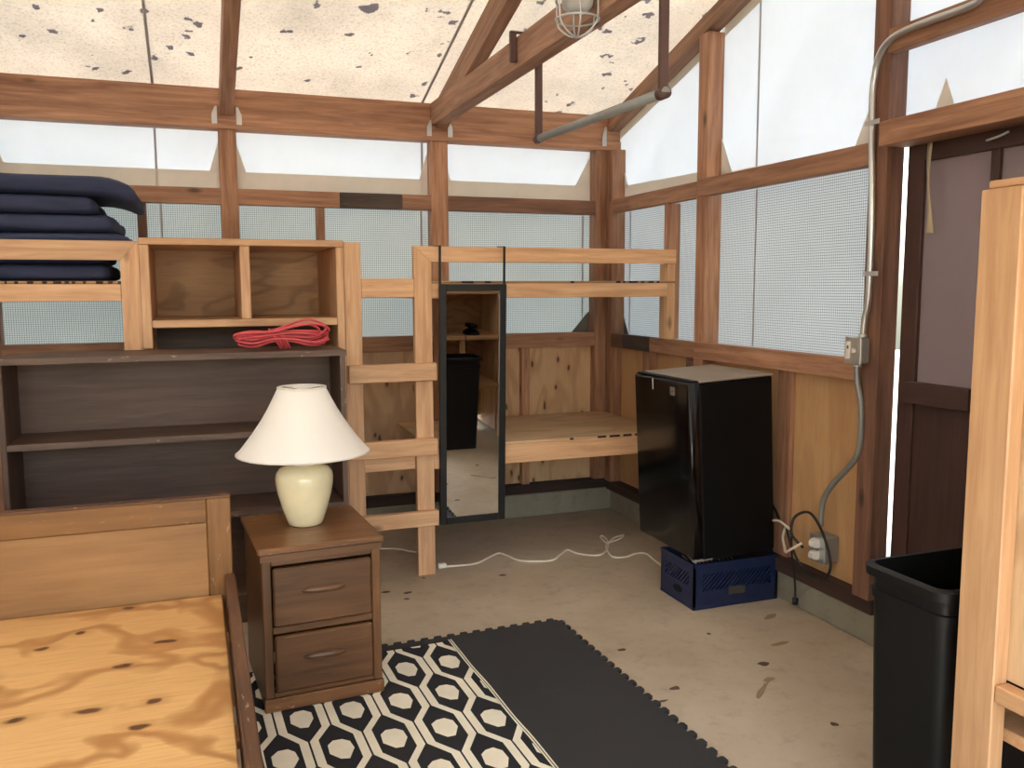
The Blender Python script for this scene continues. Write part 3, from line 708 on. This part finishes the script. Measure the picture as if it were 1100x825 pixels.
for z0, z1 in ((0.066, 0.258), (0.292, 0.490)):
    d = nb('drawer', (-w+0.034, -dp-0.013, z0), (w-0.034, -dp+0.015, z1), 'night', ns, 0, 0.006)
    c = Vector(d.location); zc = 0.015
    bm = bmesh.new()
    for sgn in (0,):
        n = 16
        prof = [(0.0, -0.014), (-0.014, -0.010), (-0.017, 0.002), (-0.012, 0.011), (0.0, 0.013)]
        ringsv = []
        for i in range(n+1):
            x = -0.075 + 0.15*i/n; k = (1 - abs(2*i/n-1)**4)*0.9 + 0.1
            ringsv.append([bm.verts.new((x, yy*k - 0.0135, zz*k + zc)) for yy, zz in prof])
        for a_, b_ in zip(ringsv, ringsv[1:]):
            for j in range(len(prof)-1): bm.faces.new((a_[j], a_[j+1], b_[j+1], b_[j]))
        bm.faces.new(ringsv[0]); bm.faces.new(list(reversed(ringsv[-1])))
    link('handle', finish(bm, 'handle', True), 'night', d)
lp = thing('table_lamp', 'cream ceramic table lamp with wide white cone shade on the nightstand', 'lamp', (-2.085, -1.80, 0.0155+H+0.0245))
lathe('base', [(0.0, 0.0), (0.056, 0.0), (0.061, 0.004), (0.067, 0.02), (0.082, 0.065), (0.095, 0.115), (0.101, 0.150), (0.102, 0.172), (0.098, 0.190), (0.086, 0.205), (0.064, 0.213), (0.052, 0.218), (0.0, 0.2185)], 'ceramic', lp, 48, cap=False)
lathe('neck', [(0.0, 0.2186), (0.043, 0.2186), (0.044, 0.222), (0.042, 0.238), (0.0, 0.239)], 'white_plastic', lp, 32, cap=False)
sk = lathe('socket', [(0.0, 0.2391), (0.018, 0.2391), (0.018, 0.29), (0.022, 0.30), (0.0, 0.301)], 'brass', lp, 20, cap=False)
lathe('bulb', [(0.0, 0.3012), (0.014, 0.3012), (0.016, 0.32), (0.030, 0.36), (0.026, 0.385), (0.0, 0.40)], 'white_plastic', lp, 20, cap=False)
shp = []
for i in range(13):
    t = i/12; shp.append((0.232*(1-t) + 0.083*t - 0.012*math.sin(math.pi*t), 0.262 + 0.235*t))
outer = shp; inner = [(r-0.0015, z) for r, z in reversed(shp)]
sh = lathe('shade', outer + inner + [outer[0]], 'shade', lp, 56, cap=False)
for z, r in ((0.263, 0.2335), (0.496, 0.0845)):
    tube('trim_ring', [(r*math.cos(2*math.pi*k/32), r*math.sin(2*math.pi*k/32), z) for k in range(32)], 0.0028, 'white_plastic', sh, 6, 1, True)
tube('harp', [(0, -0.02, 0.24), (0, -0.055, 0.31), (0, -0.05, 0.42), (0, 0, 0.485), (0, 0.05, 0.42), (0, 0.055, 0.31), (0, 0.02, 0.24)], 0.002, 'brass', lp, 6)
for k in range(3):
    t = 2*math.pi*k/3+0.3
    tube('spider_arm', [(0, 0, 0.486), (0.083*math.cos(t), 0.083*math.sin(t), 0.494)], 0.0016, 'brass', sh, 6, 1)

# ---------------------------------------------------------------- foam mat and rug
fm = thing('foam_mat', 'charcoal interlocking foam floor mat with puzzle edges under the patterned rug', 'mat', (-1.03, -1.645, 0), (0, 0, math.radians(1.2)))
TS, NT, MH = 0.61, 11, 0.0115
def edge_pts(a, b, outward):
    """dovetail teeth along a->b, bulging by outward"""
    a = Vector(a); b = Vector(b); o = Vector(outward); pts = [a]; p = (b-a)/NT
    for k in range(NT):
        s = a + p*k
        pts += [s + p*0.28, s + p*0.20 + o*0.014, s + p*0.30 + o*0.021, s + p*0.70 + o*0.021, s + p*0.80 + o*0.014, s + p*0.72]
    return pts
def tile(ix, iy, me=None):
    g = 0.0004
    x0, y0 = -TS*(ix+1), -TS*(iy+1)
    pts = edge_pts((g, g), (TS-g, g), (0, 0)) if False else []
    c = [(g, g), (TS-g, g), (TS-g, TS-g), (g, TS-g)]
    pts += edge_pts(c[0], c[1], (0, 0.016+0.0)) if iy < 9 else []
    pts = []
    # bottom edge: sockets (teeth of the tile below rise into it)
    pts += edge_pts(c[0], c[1], (0, 1.0))
    pts += edge_pts(c[1], c[2], (1.0, 0))
    pts += edge_pts(c[2], c[3], (0, 1.0))
    pts += edge_pts(c[3], c[0], (1.0, 0))
    prism('foam_tile', [(x0+p.x, y0+p.y, 0.0005) for p in pts], (0, 0, MH), 'foam', fm)
for ix in range(2):
    for iy in range(4): tile(ix, iy)

rg = thing('rug', 'black and cream hexagon trellis rug lying on the foam mat under the nightstand', 'rug', (-1.515, -1.697, 0.0125), (0, 0, math.radians(2.1)))
RW, RL = 0.815, 2.2
box('rug_weave', (-RW, -RL, 0.0), (0, 0, 0.0022), 'rug_black', rg, 0, 0)
def rug_pattern():
    bm = bmesh.new(); A = 0.168; LV, DS = 0.150, 0.083; ROW = LV + DS; gk = 0.0165; hw = 0.0132
    cx0, cy0 = -0.071, -0.195
    def poly(pts):
        bm.faces.new([bm.verts.new((x, y, 0.0027)) for x, y in pts])
    for i in range(-1, 8):
        for s in (-1, 1):
            xc = cx0 - i*A
            # zigzag centre line: on even rows beside cell i, on odd rows swung under it
            for j in range(-1, 11):
                yc = cy0 - j*ROW
                xa = xc + s*(A/2 - gk) if j % 2 == 0 else xc + s*gk
                xb = xc + s*gk if j % 2 == 0 else xc + s*(A/2 - gk)
                yt, yb = yc + LV/2, yc - LV/2
                sl = (xb-xa)/DS; off = hw*math.sqrt(1+sl*sl)*0.92
                m = hw*0.35*(1 if xb > xa else -1)
                poly([(xa-hw, yt), (xa-hw, yb), (xa+hw, yb), (xa+hw, yt)])
                poly([(xa-hw, yb), (xb-hw, yb-DS), (xb+hw, yb-DS), (xa+hw, yb)])
    rnd = random.Random(2)
    for i in range(-1, 8):
        for j in range(-1, 11):
            xc = cx0 - i*A - (A/2 if j % 2 else 0); yc = cy0 - j*ROW
            pts = []
            for x, y in [(-0.030, 0.030), (-0.012, 0.050), (0.014, 0.050), (0.033, 0.028), (0.035, -0.012), (0.014, -0.058), (-0.008, -0.056), (-0.034, -0.018)]:
                x *= 1.12; y *= 1.1
                pts.append((xc + x + rnd.uniform(-.002, .002), yc + y + rnd.uniform(-.003, .003)))
            poly(pts)
    for co, no in (((-0.016, 0, 0), (1, 0, 0)), ((-RW+0.012, 0, 0), (-1, 0, 0)), ((0, -0.012, 0), (0, 1, 0)), ((0, -RL+0.012, 0), (0, -1, 0))):
        bmesh.ops.bisect_plane(bm, geom=list(bm.verts)+list(bm.edges)+list(bm.faces), plane_co=co, plane_no=no, clear_outer=True)
    bmesh.ops.recalc_face_normals(bm, faces=bm.faces)
    me = bpy.data.meshes.new('rug_pattern')
    r = bmesh.ops.extrude_face_region(bm, geom=list(bm.faces))
    bmesh.ops.translate(bm, vec=(0, 0, -0.0012), verts=[e for e in r['geom'] if isinstance(e, bmesh.types.BMVert)])
    link('rug_pattern', finish(bm, 'rug_pattern'), 'rug_cream', rg)
rug_pattern()
for x, m in ((-0.0035, 'rug_cream'), (-0.0125, 'rug_cream')):
    tube('binding', [(x + 0.002*math.sin(k*2.1), -RL + (RL)*k/16, 0.0025) for k in range(17)], 0.0026, m, rg, 6, 4)

# ---------------------------------------------------------------- crate and fridge
ck = thing('milk_crate', 'navy blue plastic milk crate under the black mini fridge', 'crate', (-0.2, -1.59, 0))
CX0, CX1, CY0, CY1, CH = -0.415, 0.026, -1.737, -1.45, 0.208
def crate_wall(axis, fixed, a0, a1, inward, lattice, handle):
    """one side: frame, diagonal lattice bars; drawn in (u, z) then placed"""
    bm = bmesh.new(); t = 0.010
    def q(u0, z0, u1, z1, th=t, dep=0.0):
        r = bmesh.ops.create_cube(bm, size=1.0); v = r['verts']
        bmesh.ops.scale(bm, vec=(u1-u0, th, z1-z0), verts=v); bmesh.ops.translate(bm, vec=((u0+u1)/2, th/2+dep, (z0+z1)/2), verts=v)
    L = a1 - a0
    u0, u1, z0, z1 = lattice
    q(0, 0, L, z0); q(0, z1, L, CH); q(0, z0, u0, z1); q(u1, z0, L, z1)
    # diagonal bars clipped to the window
    sp = 0.023; n = int((u1-u0 + (z1-z0))/sp) + 2
    for k in range(n):
        s = u0 - (z1-z0) + k*sp
        ua, ub = s, s + (z1-z0)
        za, zb = z0, z1
        if ua < u0: za += u0-ua; ua = u0
        if ub > u1: zb -= ub-u1; ub = u1
        if zb - za < 0.006: continue
        h = 0.0044
        vs_ = []
        for dy in (0.001, t-0.002):
            vs_.append([bm.verts.new(p) for p in ((ua-h*0.7, dy, za+h*0.7), (ua+h*0.7, dy, za-h*0.7), (ub+h*0.7, dy, zb-h*0.7), (ub-h*0.7, dy, zb+h*0.7))])
        A_, B_ = vs_
        bm.faces.new(A_); bm.faces.new(list(reversed(B_)))
        for i in range(4): bm.faces.new((A_[i], B_[i], B_[(i+1) % 4], A_[(i+1) % 4]))
    q(0.0, CH-0.014, L, CH, 0.014, -0.003); q(0.0, 0.0, L, 0.012, 0.013, -0.002)
    me = finish(bm, 'side_wall')
    o = link('side_wall', me, 'crate', ck)
    return o
o = crate_wall(0, CY0, CX0, CX1, 1, (0.045, 0.405, 0.080, 0.160), None); o.location = (CX0+0.2, CY0+1.59, 0)
o = crate_wall(0, CY1, CX0, CX1, 1, (0.045, 0.405, 0.080, 0.160), None); o.location = (CX1+0.2, CY1+1.59, 0); o.rotation_euler = (0, 0, math.pi)
def end_wall(): return crate_wall(1, CX0, CY0, CY1, 1, (0.04, 0.245, 0.098, 0.160), None)
o = end_wall(); o.location = (CX0+0.2, CY1+1.59, 0); o.rotation_euler = (0, 0, -math.pi/2)
lath = prism('handle_hole_dark_patch', [(-0.0005, 0.155+0.030*math.cos(t)*(1.25), 0.060+0.017*math.sin(t)) for t in [2*math.pi*k/18 for k in range(18)]], (-0.0012, 0, 0), 'black_satin', ck)  # flat black oval on the solid wall paints the handle opening's dark inside
lath.location = (CX0+0.2-0.0015, -1.59+1.59-0.012, 0.060)
o = end_wall(); o.location = (CX1+0.2, CY0+1.59, 0); o.rotation_euler = (0, 0, math.pi/2)
box('bottom', (CX0+0.2+0.008, CY0+1.59+0.008, 0.004), (CX1+0.2-0.008, CY1+1.59-0.008, 0.014), 'crate', ck)
box('label_plate', (-0.235+0.2, CY0+1.59-0.0035, 0.052), (-0.15+0.2, CY0+1.59-0.0002, 0.088), 'crate_tag', ck)

fr = thing('mini_fridge', 'black mini fridge with glossy door leaning slightly on a blue crate', 'fridge', (-0.421, -1.736, CH+0.001), (0, -0.050, 0))
FW, FD, FH = 0.428, 0.485, 0.812
box('body', (0.055, 0.0, 0.004), (FW, FD, FH-0.012), 'black_satin', fr, 2, 0.006)
box('top_panel', (0.050, -0.002, FH-0.0115), (FW+0.004, FD+0.002, FH), 'fridge_top', fr, 1, 0.003)
box('kick_plate', (0.056, 0.02, 0.0), (0.075, FD-0.02, 0.035), 'black_satin', fr, 1)
def fridge_door():
    bm = bmesh.new(); bmesh.ops.create_cube(bm, size=1.0)
    bmesh.ops.scale(bm, vec=(0.052, FD+0.004, FH-0.030), verts=bm.verts)
    ed = [e for e in bm.edges if all(v.co.x < 0 for v in e.verts)]
    bmesh.ops.bevel(bm, geom=ed, offset=0.014, segments=4, affect='EDGES', profile=0.5)
    o = link('door', finish(bm, 'door', True), 'black_gloss', fr, (0.024, FD/2, (FH-0.030)/2+0.022)); return o
dr = fridge_door()
box('door_gasket', (0.0265, -FD/2+0.006, -0.38), (0.0308, FD/2-0.006, 0.38), 'black_rubber', dr, 2)
box('door_cap', (-0.012, -FD/2+0.004, (FH-0.03)/2+0.0002), (0.026, FD/2-0.004, (FH-0.03)/2+0.006), 'black_satin', dr, 1)
# square badge with its slanted mark
bdg = box('badge', (-0.0282, -0.130, 0.325), (-0.0262, -0.092, 0.363), 'badge', dr, 2, 0.0005)
prism('badge_mark', [(-0.0013, -0.012, -0.012), (-0.0013, 0.002, -0.004), (-0.0013, 0.012, 0.013), (-0.0013, -0.003, 0.006)], (-0.0006, 0, 0), 'black_satin', bdg)
tube('hinge_pin', [(0.02, 0.01, 0.0), (0.02, 0.01, 0.022)], 0.006, 'steel', fr, 8, 1)
box('hinge_plate', (0.004, -0.001, 0.010), (0.10, 0.016, 0.0145), 'steel', fr)
box('tape_scrap', (-0.0285, 0.06, 0.335), (-0.0265, 0.064, 0.385), 'white_plastic', dr, 2, 0.0003, None)

# ---------------------------------------------------------------- mirror hung on the bunk rail
mr = thing('hanging_mirror', 'tall black-framed door mirror hung by two straps from the bunk rail', 'mirror', (-1.160, -0.902, 1.441), (math.radians(1.9), 0, 0))
W2, MHt, FWd = 0.170, 1.188, 0.034
box('frame_side', (-W2, -0.012, -MHt), (-W2+FWd, 0.008, 0.0), 'black_frame', mr); box('frame_side', (W2-FWd, -0.012, -MHt), (W2, 0.008, 0.0), 'black_frame', mr)
box('frame_top', (-W2+FWd, -0.012, -FWd), (W2-FWd, 0.008, 0.0), 'black_frame', mr); box('frame_bottom', (-W2+FWd, -0.012, -MHt), (W2-FWd, 0.008, -MHt+FWd), 'black_frame', mr)
box('glass', (-W2+FWd, -0.005, -MHt+FWd), (W2-FWd, 0.004, -FWd), 'mirror', mr, 2, 0)
for x in (-0.163, 0.163):
    box('strap', (x-0.006, 0.004, -0.05), (x+0.006, 0.0075, 0.183), 'black_frame', mr)
    box('strap_hook', (x-0.006, 0.0076, 0.1795), (x+0.006, 0.10, 0.183), 'black_frame', mr)

# ---------------------------------------------------------------- bin, near shelf unit, device
bn = thing('trash_bin', 'tall slim black plastic trash bin behind the near wooden post', 'bin', (-0.600, -3.36, 0))
def rrect(hx, hy, r, z, n=5):
    pts = []
    for sx, sy, a0 in ((1, 1, 0), (-1, 1, 90), (-1, -1, 180), (1, -1, 270)):
        for k in range(n+1):
            a = math.radians(a0 + 90*k/n); pts.append((sx*(hx-r) + r*math.cos(a), sy*(hy-r) + r*math.sin(a), z))
    return pts
def loft(name, rings, mat, parent, cap0=True, cap1=True):
    bm = bmesh.new(); R = [[bm.verts.new(p) for p in ring] for ring in rings]
    for A_, B_ in zip(R, R[1:]):
        n = len(A_)
        for k in range(n): bm.faces.new((A_[k], A_[(k+1) % n], B_[(k+1) % n], B_[k]))
    if cap0: bm.faces.new(list(reversed(R[0])))
    if cap1: bm.faces.new(R[-1])
    me = finish(bm, name, True); o = link(name, me, mat, parent)
    md = o.modifiers.new('edges', 'EDGE_SPLIT'); md.split_angle = math.radians(40); return o
BH = 0.73
loft('body', [rrect(0.232, 0.108, 0.03, 0.0), rrect(0.252, 0.120, 0.032, BH-0.045), rrect(0.249, 0.117, 0.03, BH-0.045), rrect(0.229, 0.105, 0.03, 0.012)], 'bin', bn)
loft('rim', [rrect(0.252, 0.120, 0.034, BH-0.05), rrect(0.254, 0.122, 0.034, BH-0.028), rrect(0.271, 0.133, 0.038, BH-0.026), rrect(0.272, 0.134, 0.038, BH-0.005), rrect(0.264, 0.129, 0.036, BH), rrect(0.254, 0.119, 0.032, BH), rrect(0.250, 0.116, 0.03, BH-0.05), rrect(0.252, 0.120, 0.034, BH-0.05)], 'bin', bn, False, False)
loft('band', [rrect(0.2515, 0.1195, 0.033, BH-0.085), rrect(0.2565, 0.1245, 0.034, BH-0.083), rrect(0.257, 0.125, 0.034, BH-0.064), rrect(0.2525, 0.1205, 0.033, BH-0.062)], 'bin', bn, False, False)
for s in (-1, 1): box('tab', (s*0.2-0.012, -0.131, BH-0.060), (s*0.2+0.012, -0.1225, BH-0.030), 'bin', bn)

un = thing('shelf_unit', 'tall pale fir shelf unit with plywood side at the right edge', 'shelf', (-0.44, -3.95, 0))
UX0, UX1, UY0, UY1 = -0.862, -0.04, -4.40, -3.525
B('post', (UX0, UY1-0.10, 0.0), (UX0+0.04, UY1, 1.622), 'unit', un); B('post', (UX0, UY0, 0.0), (UX0+0.04, UY0+0.10, 1.622), 'unit', un)
B('post', (UX1-0.04, UY1-0.10, 0.0), (UX1, UY1, 1.622), 'unit', un); B('post', (UX1-0.04, UY0, 0.0), (UX1, UY0+0.10, 1.622), 'unit', un)
B('side_panel', (UX0+0.041, UY0, 0.575), (UX0+0.053, UY1-0.041, 1.62), 'ply_deck', un, 2)
B('side_rail', (UX0+0.002, UY0+0.101, 0.535), (UX0+0.04, UY1-0.101, 0.574), 'unit', un)
B('top', (UX0+0.006, UY0, 1.6225), (UX1, UY1-0.012, 1.640), 'unit', un)
B('back_panel', (UX0+0.054, -4.03, 0.10), (UX1-0.041, -4.018, 1.62), 'ply_cubby', un, 0)
for z in (0.46, 0.86):
    B('shelf', (UX0+0.054, -4.017, z-0.03), (UX1-0.041, UY1-0.005, z), 'unit', un)
B('front_rail', (UX0+0.0405, UY1-0.045, 1.20), (UX1-0.041, UY1-0.005, 1.245), 'unit', un)
B('front_rail', (UX0+0.0405, UY1-0.045, 1.53), (UX1-0.041, UY1-0.005, 1.62), 'unit', un)
B('shelf', (UX0+0.054, -4.017, 1.246), (UX1-0.041, UY1-0.005, 1.26), 'ply_deck', un)
B('divider', (-0.42, -3.60, 0.4605), (-0.38, -3.56, 0.829), 'unit', un)
B('side_panel', (UX1-0.053, UY0, 0.05), (UX1-0.041, UY1-0.101, 1.62), 'ply_deck', un, 2)
dv = thing('corded_device', 'small black corded device on the wooden shelf, seen in the mirror', 'device', (-0.30, -3.66, 0.861))
loft('base', [rrect(0.055, 0.075, 0.02, 0.0), rrect(0.055, 0.075, 0.02, 0.02), rrect(0.03, 0.05, 0.02, 0.045)], 'black_satin', dv)
loft('handset', [rrect(0.028, 0.085, 0.015, 0.058), rrect(0.034, 0.09, 0.02, 0.07), rrect(0.028, 0.085, 0.015, 0.088)], 'black_satin', dv)
tube('cradle', [(0, -0.03, 0.04), (0, -0.03, 0.06)], 0.012, 'black_satin', dv, 8, 1); tube('cradle', [(0, 0.03, 0.04), (0, 0.03, 0.06)], 0.012, 'black_satin', dv, 8, 1)
tube('cord', [(-0.06, 0.07, 0.01), (-0.085, 0.12, 0.005), (-0.09, 0.155, -0.04), (-0.09, 0.155, -0.10), (-0.085, 0.15, -0.17)], 0.004, 'black_rubber', dv)

# ---------------------------------------------------------------- clothes rod, cage light, strap
RX = -1.02
cr = thing('clothes_rod', 'grey pipe clothes rod on two brown hangers below the tie beam', 'clothes rod', (RX, -2.0, 2.04))
yA, yB, zA, zB = -1.41, -2.46, 2.055, 2.028
tube('pipe', [(0, yA+2.0+0.02, zA-2.04), (0, yB+2.0-0.02, zB-2.04)], 0.0165, 'rod', cr, 16, 1)
for yy, zz in ((yA, zA), (yB, zB)):
    y = yy + 2.0; z = zz - 2.04
    hg = box('hanger', (-0.015, y-0.009, z+0.012), (0.015, y+0.009, 2.487-2.04), 'brown_metal', cr, 2)
    box('hook_top', (-1.150-RX, y-0.009, 2.478-2.04), (-0.0155, y+0.009, 2.487-2.04), 'brown_metal', cr)
    box('hook_lip', (-1.150-RX, y-0.009, 2.36-2.04), (-1.122-RX, y+0.009, 2.4775-2.04), 'brown_metal', cr)
    tube('collar', [(0, y-0.02, z), (0, y+0.02, z)], 0.0195, 'brown_metal', cr, 16, 1)
cl = thing('cage_light', 'wire-caged ceiling light hanging beside the tie beam', 'light', (-1.185, -2.17, 2.26))
for z in (0.055, 0.115, 0.17):
    tube('cage_ring', [(0.073*math.cos(2*math.pi*k/28), 0.073*math.sin(2*math.pi*k/28), z) for k in range(28)], 0.0038, 'steel', cl, 6, 1, True)
for k in range(3):
    t = math.pi*k/3 + 0.25; c, s = math.cos(t), math.sin(t)
    tube('cage_bar', [(-0.073*c, -0.073*s, 0.19), (-0.073*c, -0.073*s, 0.06), (-0.055*c, -0.055*s, 0.025), (-0.02*c, -0.02*s, 0.002), (0.02*c, 0.02*s, 0.002), (0.055*c, 0.055*s, 0.025), (0.073*c, 0.073*s, 0.06), (0.073*c, 0.073*s, 0.19)], 0.0034, 'steel', cl, 6, 4)
lathe('globe', [(0.0, 0.075), (0.03, 0.078), (0.050, 0.095), (0.056, 0.13), (0.056, 0.19), (0.0, 0.191)], 'frost', cl, 28, cap=False)
lathe('fitting', [(0.0, 0.1915), (0.078, 0.1915), (0.080, 0.20), (0.080, 0.235), (0.05, 0.25), (0.03, 0.26), (0.0, 0.261)], 'box_steel', cl, 28, cap=False)
box('mounting_arm', (-0.02, -0.02, 0.262), (0.07, 0.02, 0.30), 'box_steel', cl)
def strap():
    bm = bmesh.new(); prev = None
    for k in range(13):
        t = k/12; z = 1.93 - 0.32*t; y = -2.482 + 0.006*math.sin(5*t) - 0.012*t; w_ = 0.011*(1 + 0.3*math.sin(7*t)); tw = 0.5*math.sin(4*t)
        cur = [bm.verts.new((0.048 + s*w_*math.sin(tw) + d, y + s*w_*math.cos(tw), z)) for s, d in ((-1, 0), (1, 0), (1, 0.0018), (-1, 0.0018))]
        if prev:
            for i in range(4): bm.faces.new((prev[i], prev[(i+1) % 4], cur[(i+1) % 4], cur[i]))
        else: bm.faces.new(cur)
        prev = cur
    bm.faces.new(list(reversed(prev)))
    o = link('webbing_strap', finish(bm, 'webbing_strap', True), 'strap'); tag(o, 'loose cream webbing strap hanging in the doorway from the header', 'strap')
strap()

# ---------------------------------------------------------------- electrical
ec = thing('conduit', 'steel electrical conduit with switch box running up the post by the door', 'conduit', (-0.02, -2.27, 1.18))
def E(p): return (p[0]+0.02, p[1]+2.27, p[2]-1.18)
tube('pipe', [E(p) for p in [(-0.016, -2.262, 1.232), (-0.016, -2.268, 1.30), (-0.016, -2.285, 1.40), (-0.016, -2.282, 1.70), (-0.016, -2.262, 2.08), (-0.020, -2.272, 2.20), (-0.030, -2.31, 2.275), (-0.035, -2.38, 2.312), (-0.035, -2.50, 2.322), (-0.035, -2.70, 2.322), (-0.06, -2.77, 2.33), (-0.12, -2.80, 2.35), (-0.22, -2.80, 2.37)]], 0.0125, 'conduit', ec, 12, 6)
tube('flexible_pipe', [E(p) for p in [(-0.014, -2.235, 1.118), (-0.014, -2.24, 1.05), (-0.012, -2.262, 0.97), (-0.010, -2.266, 0.84), (-0.005, -2.245, 0.76), (0.005, -2.18, 0.69), (0.015, -2.10, 0.62), (0.02, -2.04, 0.545), (0.022, -2.022, 0.48), (0.022, -2.02, 0.415)]], 0.0115, 'box_steel', ec, 12, 6)
sb = box('switch_box', E((-0.046, -2.288, 1.125)), E((-0.0005, -2.205, 1.225)), 'box_steel', ec, 2, 0.006)
for z in (1.225, 1.108): lathe('connector', [(0.0, 0.0), (0.017, 0.0), (0.018, 0.006), (0.015, 0.016), (0.0, 0.0165)], 'conduit', ec, 16, E((-0.016 if z > 1.2 else -0.014, -2.262 if z > 1.2 else -2.236, z)), False)
box('cover_plate', (-0.002, -0.039, -0.026), (0.002, 0.039, -0.0235), 'box_steel', sb, 0)
cv = box('face_plate', E((-0.0495, -2.290, 1.122)), E((-0.0465, -2.203, 1.228)), 'conduit', ec, 2, 0.001)
rc = box('receptacle', E((-0.0535, -2.238, 1.142)), E((-0.050, -2.212, 1.210)), 'white_plastic', ec, 2, 0.001)
box('receptacle_slot', E((-0.0542, -2.229, 1.182)), E((-0.0536, -2.221, 1.194)), 'black_rubber', ec, 2, 0)
box('toggle', E((-0.066, -2.268, 1.168)), E((-0.050, -2.258, 1.186)), 'white_plastic', ec, 2, 0.001)
for y, z in ((-2.276, 2.03), (-2.30, 1.47)):
    box('pipe_strap', E((-0.031, y-0.042, z-0.009)), E((-0.0285, y+0.034, z+0.009)), 'steel', ec, 1, 0.0005)
ob = thing('outlet_box', 'steel outlet box with two white plugs low on the plywood by the curb', 'outlet', (0.035, -2.03, 0.265))
box('box', (-0.035, -0.045, 0.0), (0.04, 0.045, 0.115), 'box_steel', ob, 2, 0.006)
box('cover_plate', (-0.0385, -0.047, -0.002), (-0.0355, 0.047, 0.117), 'conduit', ob, 2, 0.001)
for z in (0.032, 0.082):
    loft('plug', [[(-0.039 - k*0.012, y*s_, z + q*s_) for y, q in ((-0.016, -0.018), (0.016, -0.018), (0.020, 0.0), (0.016, 0.018), (-0.016, 0.018), (-0.020, 0.0))] for k, s_ in ((0, 1.0), (1.5, 1.0), (2.8, 0.6))], 'white_plastic', ob)
o = tube('appliance_cord', [(-0.045, -1.995, 0.32), (-0.07, -1.95, 0.37), (-0.05, -1.94, 0.44), (-0.02, -2.0, 0.47), (-0.03, -2.10, 0.40), (-0.04, -2.16, 0.29), (-0.045, -2.12, 0.225), (-0.05, -2.02, 0.22), (-0.05, -1.93, 0.30), (-0.04, -1.88, 0.36), (0.0, -1.82, 0.36), (0.03, -1.74, 0.36), (0.045, -1.68, 0.40), (0.045, -1.60, 0.46)], 0.0058, 'black_rubber', None, 8, 6)
tag(o, 'black appliance cord looping round the outlet box towards the fridge', 'cord')
o = tube('cord_end', [(0.0, -1.86, 0.33), (-0.005, -1.87, 0.26), (0.005, -1.875, 0.18), (0.012, -1.88, 0.10), (0.008, -1.888, 0.052)], 0.005, 'black_rubber', None, 8, 5)
tag(o, 'short black cord end dangling in front of the concrete curb', 'cord')
pl = tube('plug', [(0.008, -1.888, 0.056), (0.004, -1.892, 0.028)], 0.013, 'black_rubber', o, 8, 1)
o = tube('white_cord', [(-0.075, -2.02, 0.35), (-0.09, -1.97, 0.31), (-0.06, -1.90, 0.275), (-0.02, -1.84, 0.275), (0.0, -1.80, 0.31), (0.0, -1.82, 0.362), (-0.03, -1.88, 0.37), (-0.035, -1.82, 0.39), (-0.02, -1.755, 0.375)], 0.0055, 'white_cord', None, 8, 6)
tag(o, 'white cord curled beside the outlet box and the crate', 'cord')
cpts = [(-1.285, -0.77), (-1.197, -0.785), (-1.11, -0.779), (-1.015, -0.702), (-0.946, -0.658), (-0.917, -0.727), (-0.881, -0.821), (-0.742, -0.874), (-0.66, -0.807), (-0.582, -0.735), (-0.554, -0.818), (-0.471, -0.879), (-0.39, -0.82), (-0.313, -0.693), (-0.284, -0.572), (-0.316, -0.594), (-0.335, -0.72), (-0.261, -0.648), (-0.179, -0.612), (-0.235, -0.674), (-0.325, -0.705), (-0.375, -0.797), (-0.405, -0.933), (-0.342, -0.957), (-0.27, -0.926), (-0.214, -0.947), (-0.234, -1.1), (-0.24, -1.3), (-0.2, -1.40)]
o = tube('extension_cord', [(x, y, 0.006 + (0.008 if 14 < i < 20 else 0)) for i, (x, y) in enumerate(cpts)], 0.0052, 'white_cord', None, 8, 5)
tag(o, 'white extension cord snaking over the concrete from ladder to fridge', 'cord')
box('socket', (-1.318, -0.785, 0.001), (-1.275, -0.755, 0.024), 'white_plastic', o, 0, 0.004)
o = tube('lamp_cord', [(-1.80, -0.30, 0.005), (-1.531, -0.349, 0.005), (-1.432, -0.39, 0.005), (-1.397, -0.442, 0.005), (-1.34, -0.50, 0.005)], 0.0045, 'white_cord', None, 8, 5)
tag(o, 'thin pale cord on the floor behind the bunk ladder', 'cord')
